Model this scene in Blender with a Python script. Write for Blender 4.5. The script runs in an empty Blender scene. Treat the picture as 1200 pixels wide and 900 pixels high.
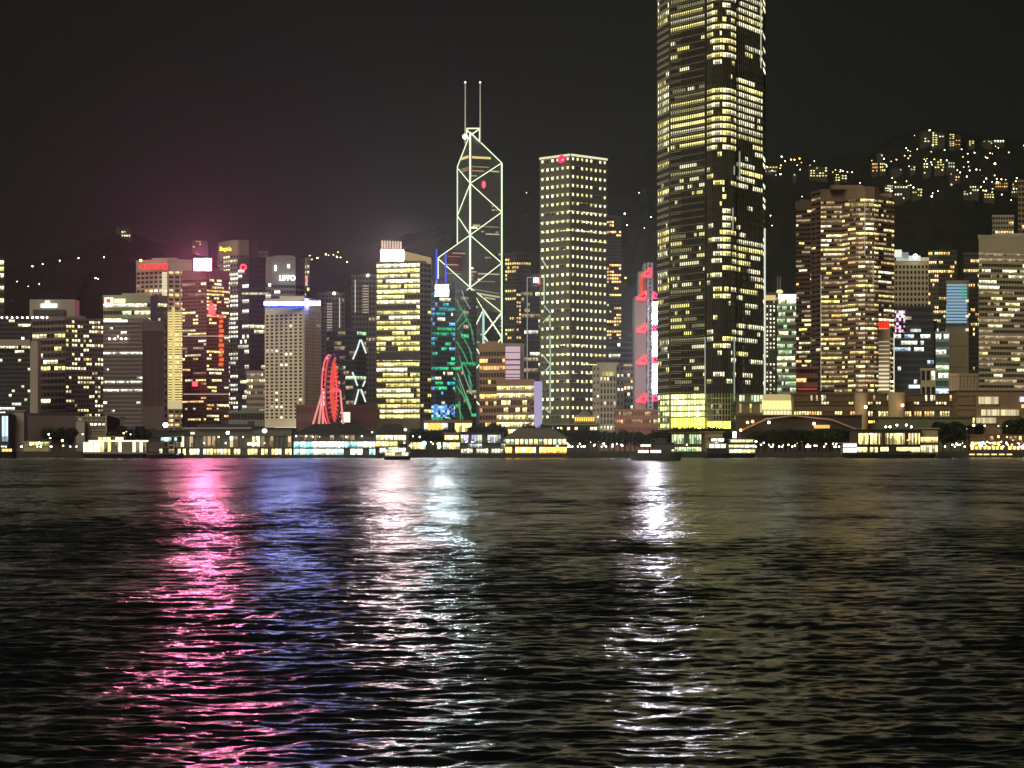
import bpy, math, random
import numpy as np
from mathutils import Vector, Matrix, noise as mnoise

# ------------------------------------------------------------------ camera, sky, light
F, HZ, H = 2600.0, 525.0, 5.0          # focal length in photo pixels, horizon row, eye height
scn = bpy.context.scene
cam_d = bpy.data.cameras.new('camera'); cam = bpy.data.objects.new('camera', cam_d)
scn.collection.objects.link(cam); scn.camera = cam
cam.location = (0, 0, H); cam.rotation_euler = (math.radians(90), 0, 0)
cam_d.sensor_width = 36; cam_d.lens = F / 1200 * 36
cam_d.shift_y = (HZ - 450) / 1200.0
cam_d.clip_start = 0.5; cam_d.clip_end = 30000

w = bpy.data.worlds.new('World'); scn.world = w; w.use_nodes = True
nt = w.node_tree; bg = nt.nodes['Background']
tc = nt.nodes.new('ShaderNodeTexCoord'); sp = nt.nodes.new('ShaderNodeSeparateXYZ')
rp = nt.nodes.new('ShaderNodeValToRGB')
nt.links.new(tc.outputs['Generated'], sp.inputs[0]); nt.links.new(sp.outputs['Z'], rp.inputs[0])
rp.color_ramp.elements[0].position = 0.0; rp.color_ramp.elements[0].color = (0.0100, 0.0106, 0.0090, 1)
rp.color_ramp.elements[1].position = 0.30; rp.color_ramp.elements[1].color = (0.0066, 0.0074, 0.0062, 1)
nt.links.new(rp.outputs[0], bg.inputs[0]); bg.inputs[1].default_value = 1.0

sun_d = bpy.data.lights.new('city_glow_fill', 'SUN'); sun = bpy.data.objects.new('city_glow_fill', sun_d)  # broad fill sun added to light the facades, standing in for city glow
scn.collection.objects.link(sun)
sun_d.energy = 1.75; sun_d.angle = math.radians(40); sun_d.color = (1.0, 0.93, 0.72)
sun.rotation_euler = (math.radians(58), 0, math.radians(-28))   # light from behind the viewer's left

vs = scn.view_settings
vs.view_transform = 'Standard'; vs.look = 'None'; vs.gamma = 1; vs.exposure = 0; vs.use_curve_mapping = False
cy = scn.cycles
cy.max_bounces = 5; cy.glossy_bounces = 3; cy.diffuse_bounces = 2; cy.volume_bounces = 0
cy.transparent_max_bounces = 6; cy.use_denoising = True; cy.denoising_prefilter = 'ACCURATE'; cy.sample_clamp_direct = 120.0
cy.sample_clamp_indirect = 25.0; cy.use_light_tree = True
cy.caustics_reflective = False

C = scn.collection
rng = random.Random(7)
D2 = bpy.data

# ------------------------------------------------------------------ helpers
def at(px, py, Y): return Vector(((px - 600) * Y / F, Y, H + (HZ - py) * Y / F))
def X(px, Y): return (px - 600) * Y / F
def Z(py, Y): return H + (HZ - py) * Y / F
G0 = 3.0

_m = {}

def principled(name, col, rough=0.6, metal=0.0, spec=0.5, noise=0.0, scale=0.2):
    key = (name, col, rough, metal, noise)
    if key in _m: return _m[key]
    m = D2.materials.new(name); m.use_nodes = True; n = m.node_tree; b = n.nodes['Principled BSDF']
    b.inputs['Base Color'].default_value = (*col, 1); b.inputs['Roughness'].default_value = rough
    b.inputs['Metallic'].default_value = metal; b.inputs['Specular IOR Level'].default_value = spec
    if noise:
        g = n.nodes.new('ShaderNodeNewGeometry'); mp = n.nodes.new('ShaderNodeMapping')
        mp.inputs['Scale'].default_value = (scale, scale, scale * 0.35)
        t = n.nodes.new('ShaderNodeTexNoise'); t.inputs['Scale'].default_value = 1; t.inputs['Detail'].default_value = 4
        mx = n.nodes.new('ShaderNodeMix'); mx.data_type = 'RGBA'
        mx.inputs[6].default_value = (*[c * (1 - noise) for c in col], 1); mx.inputs[7].default_value = (*[min(1, c * (1 + noise)) for c in col], 1)
        n.links.new(g.outputs['Position'], mp.inputs[0]); n.links.new(mp.outputs[0], t.inputs[0])
        n.links.new(t.outputs[0], mx.inputs[0]); n.links.new(mx.outputs[2], b.inputs['Base Color'])
    _m[key] = m; return m
def wall(*c): return principled('wall_paint', tuple(c), 0.75, noise=0.18, scale=0.08)
def glass(*c): return principled('dark_glass', tuple(c), 0.22, spec=0.6, noise=0.25, scale=0.12)

def emit(name, col, s, sample=True):
    key = ('e', name, col, s)
    if key in _m: return _m[key]
    m = D2.materials.new(name); m.use_nodes = True; n = m.node_tree; n.nodes.clear()
    o = n.nodes.new('ShaderNodeOutputMaterial'); e = n.nodes.new('ShaderNodeEmission')
    e.inputs[0].default_value = (*col, 1); e.inputs[1].default_value = s
    n.links.new(e.outputs[0], o.inputs[0])
    m.cycles.emission_sampling = ('FRONT' if 'screen' in name else 'FRONT_BACK') if sample else 'NONE'
    _m[key] = m; return m

def window_light(name, col, s, cell=1.7, blind=0.5, low=0.3):
    """lit room behind a pane: brightness changes from bay to bay, blinds cover the lower part of some"""
    key = ('w', name, col, s, cell)
    if key in _m: return _m[key]
    m = D2.materials.new(name); m.use_nodes = True; n = m.node_tree; n.nodes.clear(); L = n.links.new
    o = n.nodes.new('ShaderNodeOutputMaterial'); e = n.nodes.new('ShaderNodeEmission')
    e.inputs[0].default_value = (*col, 1); L(e.outputs[0], o.inputs[0])
    g = n.nodes.new('ShaderNodeNewGeometry'); s3 = n.nodes.new('ShaderNodeSeparateXYZ'); L(g.outputs['Position'], s3.inputs[0])
    def M(op, a, b=None, c=None):
        k = n.nodes.new('ShaderNodeMath'); k.operation = op
        for i, v in enumerate((a, b, c)):
            if v is None: continue
            if isinstance(v, (int, float)): k.inputs[i].default_value = v
            else: L(v, k.inputs[i])
        return k.outputs[0]
    along = M('FLOOR', M('DIVIDE', M('ADD', s3.outputs['X'], M('MULTIPLY', s3.outputs['Y'], 0.7)), cell))
    up = M('FLOOR', M('DIVIDE', s3.outputs['Z'], 2.0))
    inf = n.nodes.new('ShaderNodeObjectInfo')
    cb = n.nodes.new('ShaderNodeCombineXYZ'); L(along, cb.inputs[0]); L(M('MULTIPLY', inf.outputs['Random'], 91.0), cb.inputs[1])
    wn = n.nodes.new('ShaderNodeTexWhiteNoise'); wn.noise_dimensions = '3D'; L(cb.outputs[0], wn.inputs[0])
    sc = n.nodes.new('ShaderNodeSeparateColor'); L(wn.outputs['Color'], sc.inputs[0])
    uv = n.nodes.new('ShaderNodeUVMap'); su = n.nodes.new('ShaderNodeSeparateXYZ'); L(uv.outputs[0], su.inputs[0])
    lit = M('GREATER_THAN', su.outputs['Y'], M('MULTIPLY', sc.outputs[0], blind * 1.6))
    f = M('ADD', M('MULTIPLY', lit, 1 - low), low)
    f = M('MULTIPLY', f, M('ADD', M('MULTIPLY', sc.outputs[1], 0.75), 0.45))
    f = M('MULTIPLY', f, M('ADD', M('MULTIPLY', inf.outputs['Random'], 0.7), 0.6))
    L(M('MULTIPLY', f, s*1.40), e.inputs[1])
    m.cycles.emission_sampling = 'NONE'
    _m[key] = m; return m

def led(name, cols, s, cell=(1.6, 1.6), thr=.35):
    m = D2.materials.new(name); m.use_nodes = True; n = m.node_tree; n.nodes.clear(); L = n.links.new
    o = n.nodes.new('ShaderNodeOutputMaterial'); e = n.nodes.new('ShaderNodeEmission'); L(e.outputs[0], o.inputs[0])
    g = n.nodes.new('ShaderNodeNewGeometry'); d = n.nodes.new('ShaderNodeVectorMath'); d.operation = 'DIVIDE'; d.inputs[1].default_value = (cell[0], 900, cell[1])
    f = n.nodes.new('ShaderNodeVectorMath'); f.operation = 'FLOOR'; wn = n.nodes.new('ShaderNodeTexWhiteNoise')
    L(g.outputs['Position'], d.inputs[0]); L(d.outputs[0], f.inputs[0]); L(f.outputs[0], wn.inputs[0])
    r = n.nodes.new('ShaderNodeValToRGB'); r.color_ramp.interpolation = 'CONSTANT'; L(wn.outputs['Value'], r.inputs[0])
    el = r.color_ramp.elements; el[0].color = (.01,.01,.01,1); el[0].position = 0
    el[1].position = thr; el[1].color = (*cols[0], 1)
    for k, c in enumerate(cols[1:]):
        q = el.new(thr + (1-thr)*(k+1)/len(cols)); q.color = (*c, 1)
    L(r.outputs[0], e.inputs[0]); e.inputs[1].default_value = s; m.cycles.emission_sampling = 'NONE'
    return m

WY = window_light('office_light_yellow', (1.0, 0.87, 0.29), 1.8)
WP = window_light('office_light_pale', (1.0, 0.95, 0.58), 1.8)
WF = window_light('office_light_faint', (0.9, 0.85, 0.40), 0.45)
WW = window_light('window_light_white', (0.95, 1.0, 0.85), 2.0)
WO = window_light('window_light_amber', (1.0, 0.58, 0.20), 1.7)
WG = window_light('window_light_green', (0.70, 1.0, 0.55), 1.3)
WD = window_light('window_light_dim', (1.0, 0.72, 0.40), 0.5)
WC = window_light('window_light_cool', (0.62, 0.85, 1.0), 1.5)
NAVY = glass(0.035, 0.04, 0.06); DARK = glass(0.02, 0.02, 0.02); BROWNG = glass(0.05, 0.03, 0.025)

class MB:
    def __init__(s): s.v = []; s.f = []; s.uv = None
    def quad(s, a, b, c, d):
        i = len(s.v); s.v += [tuple(a), tuple(b), tuple(c), tuple(d)]; s.f.append((i, i+1, i+2, i+3))
    def poly(s, pts):
        i = len(s.v); s.v += [tuple(p) for p in pts]; s.f.append(tuple(range(i, i+len(pts))))
    def hexa(s, b, t):                  # bottom 4 (ccw from above), top 4
        i = len(s.v); s.v += [tuple(p) for p in b] + [tuple(p) for p in t]
        for q in ((3,2,1,0),(4,5,6,7),(0,1,5,4),(1,2,6,5),(2,3,7,6),(3,0,4,7)): s.f.append(tuple(i+k for k in q))
    def box(s, x0, x1, y0, y1, z0, z1):
        s.hexa([(x0,y0,z0),(x1,y0,z0),(x1,y1,z0),(x0,y1,z0)], [(x0,y0,z1),(x1,y0,z1),(x1,y1,z1),(x0,y1,z1)])
    def slab(s, a, b, z0, z1, out, inn=0.0, e0=0.0, e1=0.0):   # box along the wall line a->b standing 'out' proud of it
        d = (b - a).normalized(); n = Vector((d.y, -d.x)); a2 = a - d*e0; b2 = b + d*e1
        p = [a2 + n*out, b2 + n*out, b2 - n*inn, a2 - n*inn]
        s.hexa([(q.x,q.y,z0) for q in p], [(q.x,q.y,z1) for q in p])
    def prism(s, pts, z0, z1, ztops=None):
        n = len(pts); i = len(s.v)
        s.v += [(p[0],p[1],z0) for p in pts] + [(p[0],p[1],(ztops[k] if ztops else z1)) for k, p in enumerate(pts)]
        s.f.append(tuple(i+k for k in reversed(range(n)))); s.f.append(tuple(i+n+k for k in range(n)))
        for k in range(n): s.f.append((i+k, i+(k+1) % n, i+n+(k+1) % n, i+n+k))
    def tube(s, a, b, r, r2=None, seg=6):
        a = Vector(a); b = Vector(b); d = (b-a).normalized(); r2 = r if r2 is None else r2
        u = d.orthogonal().normalized(); v = d.cross(u); i = len(s.v)
        for p, rr in ((a, r), (b, r2)):
            for k in range(seg):
                t = 2*math.pi*k/seg; s.v.append(tuple(p + (u*math.cos(t)+v*math.sin(t))*rr))
        for k in range(seg): s.f.append((i+k, i+(k+1) % seg, i+seg+(k+1) % seg, i+seg+k))
        s.f.append(tuple(i+k for k in reversed(range(seg)))); s.f.append(tuple(i+seg+k for k in range(seg)))
    def lathe(s, c, prof, seg=12):
        i = len(s.v); n = len(prof)
        for r, z in prof:
            for k in range(seg):
                t = 2*math.pi*k/seg; s.v.append((c[0]+r*math.cos(t), c[1]+r*math.sin(t), c[2]+z))
        for j in range(n-1):
            for k in range(seg):
                s.f.append((i+j*seg+k, i+j*seg+(k+1) % seg, i+(j+1)*seg+(k+1) % seg, i+(j+1)*seg+k))
        s.f.append(tuple(i+k for k in reversed(range(seg)))); s.f.append(tuple(i+(n-1)*seg+k for k in range(seg)))
    def ball(s, c, r, rz=None, seg=10, rings=6):
        rz = r if rz is None else rz
        s.lathe(c, [(max(0.02*r, r*math.sin(math.pi*j/rings)), -rz*math.cos(math.pi*j/rings)) for j in range(rings+1)], seg)
    def build(s, name, mat, parent=None, off=(0,0,0)):
        me = D2.meshes.new(name); ox, oy, oz = off
        me.from_pydata([(x-ox, y-oy, z-oz) for x, y, z in s.v], [], s.f); me.materials.append(mat)
        if s.uv:
            l = me.uv_layers.new(name='UVMap'); l.data.foreach_set('uv', np.array(s.uv, dtype=np.float32).ravel())
        o = D2.objects.new(name, me); C.objects.link(o)
        if parent: o.parent = parent
        return o

def tag(o, label, cat, group=None, kind=None):
    if label: o['label'] = label
    if cat: o['category'] = cat
    if group: o['group'] = group
    if kind: o['kind'] = kind
    return o

class Thing:
    def __init__(s, name, label, cat, loc, group=None):
        s.o = D2.objects.new(name, None); C.objects.link(s.o); s.o.location = loc; s.off = tuple(loc)
        s.o.empty_display_size = 1; tag(s.o, label, cat, group)
    def add(s, name, mb, mat, parent=None): return mb.build(name, mat, parent or s.o, s.off)

_uq = {}
def unit_quad(mat):
    if mat.name in _uq: return _uq[mat.name]
    me = D2.meshes.new('window'); me.from_pydata([(-.5,0,-.5),(.5,0,-.5),(.5,0,.5),(-.5,0,.5)], [], [(0,1,2,3)])
    l = me.uv_layers.new(name='UVMap'); l.data.foreach_set('uv', [0,0,1,0,1,1,0,1]); me.materials.append(mat)
    _uq[mat.name] = me; return me

def place_windows(T, wins, name='window', cap=100):
    """wins: (centre Vector, angle, w, h, mat). The 100 largest become parts, the rest one stuff part."""
    wins = sorted(wins, key=lambda q: -q[2]*q[3])
    for c, a, ww, hh, m in wins[:cap]:
        o = D2.objects.new(name, unit_quad(m)); C.objects.link(o); o.parent = T.o
        o.location = c - Vector(T.off); o.rotation_euler = (0,0,a); o.scale = (ww, 1, hh)
    rest = wins[cap:]
    if not rest: return
    mats = []; idx = []; mb = MB(); mb.uv = []
    for c, a, ww, hh, m in rest:
        d = Vector((math.cos(a), math.sin(a), 0))*ww/2; u = Vector((0,0,hh/2))
        mb.quad(c-d-u, c+d-u, c+d+u, c-d+u); mb.uv += [0,0,1,0,1,1,0,1]
        if m not in mats: mats.append(m)
        idx.append(mats.index(m))
    o = T.add('other_windows', mb, mats[0]); o['kind'] = 'stuff'
    for m in mats[1:]: o.data.materials.append(m)
    o.data.polygons.foreach_set('material_index', idx)

def pick(mats):
    if not isinstance(mats, (list, tuple)): return mats
    r = rng.random()*sum(p for _, p in mats)
    for m, p in mats:
        r -= p
        if r <= 0: return m
    return mats[-1][0]

def facade(wl, bands, a, b, z0, z1, nf, nc, lit=0.3, span=0.4, pier=0.25, mats=WP, proud=0.45, run=0.6,
           merge=None, pf=None, dark=None, pxy=None, skip=()):
    """a,b: wall line (2D), left to right. Adds spandrels/piers to 'bands' and lit panes to 'wl'."""
    d = b - a; Lw = d.length; d = d.normalized(); n = Vector((d.y, -d.x)); ang = math.atan2(d.y, d.x)
    fh = (z1 - z0)/nf; cw = Lw/nc
    merge = (pier < 0.16) if merge is None else merge
    for i in range(nf):
        zb = z0 + i*fh
        if span > 0: bands.slab(a, b, zb, zb + span*fh, proud, 0.05)
        fr = rng.random()
        floor_p = (0.0 if fr < 0.25 else 1.6 if fr < 0.5 else 1.0)
        st = False; runs = []
        ymid = HZ - (zb + fh*0.6 - H)*F/((a.y+b.y)/2)
        for j in range(nc):
            if callable(lit): p = lit(ymid, (j+.5)/nc)
            else: p = min(0.97, lit*floor_p) if pf is None else lit
            st = st if (rng.random() < run and j > 0 and not callable(lit)) else (rng.random() < p)
            if callable(lit) and j > 0 and rng.random() < run and p > 0.02 and p < .98: st = prev
            prev = st
            if st:
                if merge and runs and runs[-1][1] == j: runs[-1][1] = j+1
                else: runs.append([j, j+1])
            elif dark is not None:
                c = a + d*((j+.5)*cw) + n*0.12
                wl.append((Vector((c.x, c.y, zb + fh*(span+1)/2)), ang, cw*(1-pier), fh*(1-span), dark))
        for j0, j1 in runs:
            m = pick(mats); ww = (j1-j0)*cw - pier*cw
            c = a + d*((j0+j1)/2*cw) + n*0.14
            wl.append((Vector((c.x, c.y, zb + fh*(span+1)/2)), ang, ww, fh*(1-span)*0.96, m))
    if pier > 0:
        for j in range(nc+1):
            c = a + d*(j*cw); hw = pier*cw/2
            c0 = c - d*(hw if j > 0 else 0); c1 = c + d*(hw if j < nc else 0)
            bands.slab(c0, c1, z0, z1, proud*0.86, 0.05)

def tower(name, label, pts, ytop, faces, wallm, glassm=DARK, depth=30, group=None, cat='office tower', z0=G0, cap=100,
          parapet=1.5, roofm=None, base=None, **kw):
    """pts: [(px, Y)...] front corners left to right. faces: one dict (or None) per front wall."""
    V2 = [Vector((X(px, Y), Y)) for px, Y in pts]
    Ym = min(Y for _, Y in pts); z1 = Z(ytop, Ym)
    l, r = pts[0], pts[-1]; yb = max(Y for _, Y in pts) + depth
    back = [Vector((X(r[0], yb), yb)), Vector((X(l[0], yb), yb))]
    cx = sum(v.x for v in V2)/len(V2)
    T = Thing(name, label, cat, (cx, Ym, z0), group)
    mb = MB(); mb.prism([tuple(v) for v in V2 + back], z0, z1); T.add('curtain_wall', mb, glassm)
    bands = MB(); wl = []
    for k in range(len(V2)-1):
        f = faces[k] if k < len(faces) else faces[-1]
        if f is None: continue
        f = dict(f); ft = f.pop('ytop', None); fb = f.pop('ybot', None)
        zt = Z(ft, Ym) if ft else z1 - 0.3; zb = Z(fb, Ym) if fb else z0
        facade(wl, bands, V2[k], V2[k+1], zb, zt, **f)
        if ft: bands.slab(V2[k], V2[k+1], zt, z1-0.3, 0.5, 0.05)
        if fb: bands.slab(V2[k], V2[k+1], z0, zb, 0.5, 0.05)
    # blank side walls and roof parapet
    T.z1 = z1; T.V2 = V2
    if bands.f: T.add('wall', bands, wallm)
    rf = MB(); c = [tuple(v) for v in V2 + back]
    rf.prism(c, z1, z1+parapet*0.35)
    for k in range(len(c)):
        a = Vector(c[k]); b = Vector(c[(k+1) % len(c)]); rf.slab(a, b, z1-0.2, z1+parapet, 0.55, 0.1)
    ro = T.add('roof', rf, roofm or wallm)
    if depth > 20:                                       # plant room on the roof
        mx = (V2[0]+V2[-1])/2; ww = (V2[-1]-V2[0]).length*0.22; pl = MB()
        pl.box(mx.x-ww, mx.x+ww, Ym+depth*.35, Ym+depth*.75, z1+parapet*.36, z1+parapet*2.2); T.add('plant_room', pl, roofm or wallm, ro)
    place_windows(T, wl, cap=cap)
    return T

def face_sign(T, px0, px1, py0, py1, Y, mat, name='screen', th=0.8, frame=None):
    x0, x1, z0, z1 = X(px0,Y), X(px1,Y), Z(py1,Y), Z(py0,Y)
    mb = MB()
    if name == 'screen':
        mb.quad((x0,Y-th-.05,z0),(x1,Y-th-.05,z0),(x1,Y-th-.05,z1),(x0,Y-th-.05,z1)); o = T.add(name, mb, mat)
        c = MB(); c.box(x0, x1, Y-th, Y, z0, z1); T.add('screen_casing', c, METAL)
    else:
        mb.box(x0, x1, Y-th, Y, z0, z1); o = T.add(name, mb, mat)
    if frame:
        f = MB(); t = (X(px1,Y)-X(px0,Y))*0.04
        x0,x1,z0,z1 = X(px0,Y),X(px1,Y),Z(py1,Y),Z(py0,Y)
        for q in ((x0-t,x0,z0-t,z1+t),(x1,x1+t,z0-t,z1+t),(x0,x1,z0-t,z0),(x0,x1,z1,z1+t)): f.box(q[0],q[1],Y-th-.2,Y+.5,q[2],q[3])
        T.add('screen_frame', f, frame)
    return o

def lettering(T, text, px0, px1, py0, py1, Y, mat, shear=0.0, name='sign'):
    cu = D2.curves.new(name, 'FONT'); cu.body = text; cu.extrude = 0.25; cu.shear = shear; cu.offset = 0.02
    o = D2.objects.new(name, cu); C.objects.link(o)
    bpy.context.view_layer.update()
    me = bpy.data.meshes.new_from_object(o); D2.objects.remove(o)
    co = np.zeros(len(me.vertices)*3); me.vertices.foreach_get('co', co); co = co.reshape(-1,3)
    mn, mx = co.min(0), co.max(0)
    tx = X(px1,Y)-X(px0,Y); tz = Z(py0,Y)-Z(py1,Y)
    n = np.empty_like(co)
    n[:,0] = (co[:,0]-mn[0])/(mx[0]-mn[0])*tx + X(px0,Y)
    n[:,2] = (co[:,1]-mn[1])/(mx[1]-mn[1])*tz + Z(py1,Y)
    n[:,1] = Y - (co[:,2]-mn[2])*1.0
    n -= np.array(T.off); me.vertices.foreach_set('co', n.ravel())
    me.materials.clear(); me.materials.append(mat); me.name = name
    o = D2.objects.new(name, me); C.objects.link(o); o.parent = T.o
    return o

def tube_part(T, name, segs, r, mat):
    for a, b in segs:
        mb = MB(); mb.tube(a, b, r); T.add(name, mb, mat)

# ------------------------------------------------------------------ water
def make_water():
    rs = np.random.RandomState(3)
    NR, NC = 1900, 1050
    Yr = np.concatenate([[-400, -60, 4], 12*np.exp(np.linspace(0, math.log(1250/12), NR))])
    s = np.linspace(-1, 1, NC)
    far = np.array([3.0, 1.8, 1.3]); s = np.concatenate([-far, s, far[::-1]])
    half = 0.29*np.maximum(Yr, 0) + 18
    Xg = s[None, :]*half[:, None]; Yg = np.repeat(Yr[:, None], len(s), 1)
    sp_ = np.abs(s) > 1.01
    Xg[:, sp_] = np.sign(s[sp_])[None, :]*(half[:, None] + (np.abs(s[sp_])[None, :]-1)*900)
    Zg = np.zeros_like(Xg); dy = np.gradient(Yr)[:, None]; dxs = (half*2/NC)[:, None]
    NW = 110
    lam = np.exp(rs.uniform(math.log(0.17), math.log(4.2), NW))
    th = rs.normal(math.radians(100), math.radians(34), NW)
    for L_, t in zip(lam, th):
        k = 2*math.pi/L_; kx, ky = k*math.cos(t), k*math.sin(t)
        slope = 0.0235*(1.0 if L_ < 0.9 else 0.62 if L_ < 2 else 0.42)
        amp = slope/k
        res = np.minimum((2*math.pi/max(abs(ky), 1e-3))/(3.0*dy), (2*math.pi/max(abs(kx), 1e-3))/(3.0*dxs))
        wgt = np.clip(res-0.6, 0, 1)
        ph = kx*Xg + ky*Yg + rs.uniform(0, 6.28)
        sn = np.sin(ph)
        Zg += wgt*amp*(sn + 0.22*np.cos(2*ph))
    # gusts: patches where the chop is stronger or weaker
    g = np.sin(Xg*0.045+0.6)*np.sin(Yg*0.023+1.1)+0.6*np.sin(Xg*0.11-Yg*0.06)+0.5*np.sin(Yg*0.13+Xg*.02)
    Zg *= (1 + 0.28*g)
    Zg[:, sp_] = 0
    nr, nc = Xg.shape
    me = D2.meshes.new('water'); co = np.stack([Xg, Yg, Zg], -1).reshape(-1, 3).astype(np.float32)
    i = np.arange((nr-1)*(nc-1)); r, c = i//(nc-1), i % (nc-1); b = r*nc+c
    q = np.stack([b, b+1, b+nc+1, b+nc], 1).astype(np.int32)
    me.vertices.add(len(co)); me.vertices.foreach_set('co', co.ravel())
    me.loops.add(q.size); me.loops.foreach_set('vertex_index', q.ravel())
    me.polygons.add(len(q)); me.polygons.foreach_set('loop_start', np.arange(len(q), dtype=np.int32)*4)
    me.polygons.foreach_set('loop_total', np.full(len(q), 4, dtype=np.int32))
    me.polygons.foreach_set('use_smooth', np.ones(len(q), dtype=bool)); me.update(); me.validate()
    m = D2.materials.new('harbour_water'); m.use_nodes = True; n = m.node_tree; Lk = n.links.new
    bs = n.nodes['Principled BSDF']
    bs.inputs['Base Color'].default_value = (0.003, 0.005, 0.005, 1); bs.inputs['Roughness'].default_value = 0.16
    bs.inputs['IOR'].default_value = 1.333
    geo = n.nodes.new('ShaderNodeNewGeometry')
    tot = None
    for scl, amp in (((4.5, 10.0, 1), 0.42), ((1.3, 3.4, 1), 0.42), ((0.35, 0.8, 1), 0.5), ((0.12, 0.05, 1), 0.5), ((0.05, 0.010, 1), 0.34)):
        mp = n.nodes.new('ShaderNodeMapping'); mp.inputs['Scale'].default_value = scl; Lk(geo.outputs['Position'], mp.inputs[0])
        t = n.nodes.new('ShaderNodeTexNoise'); t.inputs['Scale'].default_value = 1; t.inputs['Detail'].default_value = 2.5; Lk(mp.outputs[0], t.inputs[0])
        sb = n.nodes.new('ShaderNodeVectorMath'); sb.operation = 'SUBTRACT'; sb.inputs[1].default_value = (.5,.5,.5); Lk(t.outputs['Color'], sb.inputs[0])
        ml = n.nodes.new('ShaderNodeVectorMath'); ml.operation = 'MULTIPLY'; ml.inputs[1].default_value = (amp, amp, 0); Lk(sb.outputs[0], ml.inputs[0])
        if tot is None: tot = ml.outputs[0]
        else:
            ad = n.nodes.new('ShaderNodeVectorMath'); Lk(tot, ad.inputs[0]); Lk(ml.outputs[0], ad.inputs[1]); tot = ad.outputs[0]
    # the open fairway is choppier than the sheltered water by the near quay
    sy = n.nodes.new('ShaderNodeSeparateXYZ'); Lk(geo.outputs['Position'], sy.inputs[0])
    for lo, hi, tgt in ((.85, 1.45, 'n'), (.18, .27, 'r')):
        mr = n.nodes.new('ShaderNodeMapRange'); mr.interpolation_type = 'SMOOTHSTEP'; Lk(sy.outputs['Y'], mr.inputs[0])
        mr.inputs[1].default_value = 30; mr.inputs[2].default_value = 650; mr.inputs[3].default_value = lo; mr.inputs[4].default_value = hi
        if tgt == 'r': Lk(mr.outputs[0], bs.inputs['Roughness'])
        else:
            sc_ = n.nodes.new('ShaderNodeVectorMath'); sc_.operation = 'SCALE'; Lk(tot, sc_.inputs[0]); Lk(mr.outputs[0], sc_.inputs['Scale']); tot = sc_.outputs[0]
    ad = n.nodes.new('ShaderNodeVectorMath'); Lk(tot, ad.inputs[0]); Lk(geo.outputs['Normal'], ad.inputs[1])
    nm = n.nodes.new('ShaderNodeVectorMath'); nm.operation = 'NORMALIZE'; Lk(ad.outputs[0], nm.inputs[0]); Lk(nm.outputs[0], bs.inputs['Normal'])
    me.materials.append(m)
    o = D2.objects.new('water', me); C.objects.link(o); o['kind'] = 'structure'
make_water()

# ------------------------------------------------------------------ land and hills
QY = 1165.0
mb = MB(); mb.box(-4000, 4000, QY, 9000, -8, G0)
mb.build('ground', principled('ground_paving', (0.07,0.065,0.06), 0.9, noise=0.3))['kind'] = 'structure'
mb = MB(); mb.box(-4000, 4000, QY-1.2, QY, -8, G0+0.25)
mb.box(-4000, 4000, QY-1.5, QY-1.2, 0.4, 1.0)
o = mb.build('seawall', principled('seawall_concrete', (0.05,0.045,0.035), 0.9, noise=0.35, scale=0.4))
tag(o, 'long dark concrete seawall along the far waterfront', 'seawall')

RID = [(-300,335),(0,318),(60,303),(110,285),(147,268),(190,285),(240,300),(330,303),(420,292),(460,280),(520,262),
       (580,240),(620,218),(700,190),(760,178),(880,186),(960,188),(1010,180),(1050,160),(1080,150),(1140,158),(1200,163),(1500,170)]
RY = 3300.0
def ridge(px): return float(np.interp(px, [p for p,_ in RID], [q for _,q in RID]))
def hill_z(x, y):
    px = 600 + x*F/RY; hr = Z(ridge(px), RY)
    t = (y-2330)/(RY-2330); t = max(0, min(1, t)); s = t*t*(3-2*t)*0.55+t*0.45
    if y > RY: s = max(0, 1-(y-RY)/1500)
    nz = mnoise.fractal(Vector((x*0.006, y*0.006, 0)), 1.0, 2.0, 5)
    return G0 - 1 + (hr-G0)*s + nz*26*min(1, t*3)*(1-t*0.7)
def make_hills():
    xs = np.linspace(-1900, 1900, 380); ys = np.linspace(2320, 4700, 130)
    co = []; 
    for y in ys:
        for x in xs:
            co.append((x, y, hill_z(x, y) + (mnoise.noise(Vector((x*0.06, y*0.06, 3)))*5 if y > 2330 else 0)))
    nx = len(xs); f = [(r*nx+c, r*nx+c+1, (r+1)*nx+c+1, (r+1)*nx+c) for r in range(len(ys)-1) for c in range(nx-1)]
    me = D2.meshes.new('hills'); me.from_pydata(co, [], f)
    me.materials.append(principled('wooded_hillside', (0.014,0.016,0.012), 1.0, spec=0.1, noise=0.6, scale=0.06))
    o = D2.objects.new('hills', me); C.objects.link(o); o['kind'] = 'structure'
make_hills()
def on_hill(px, py):
    for y in np.arange(2340, RY+20, 8):
        if hill_z(X(px, y), y) >= Z(py, y): return float(y)
    return RY-5

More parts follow.
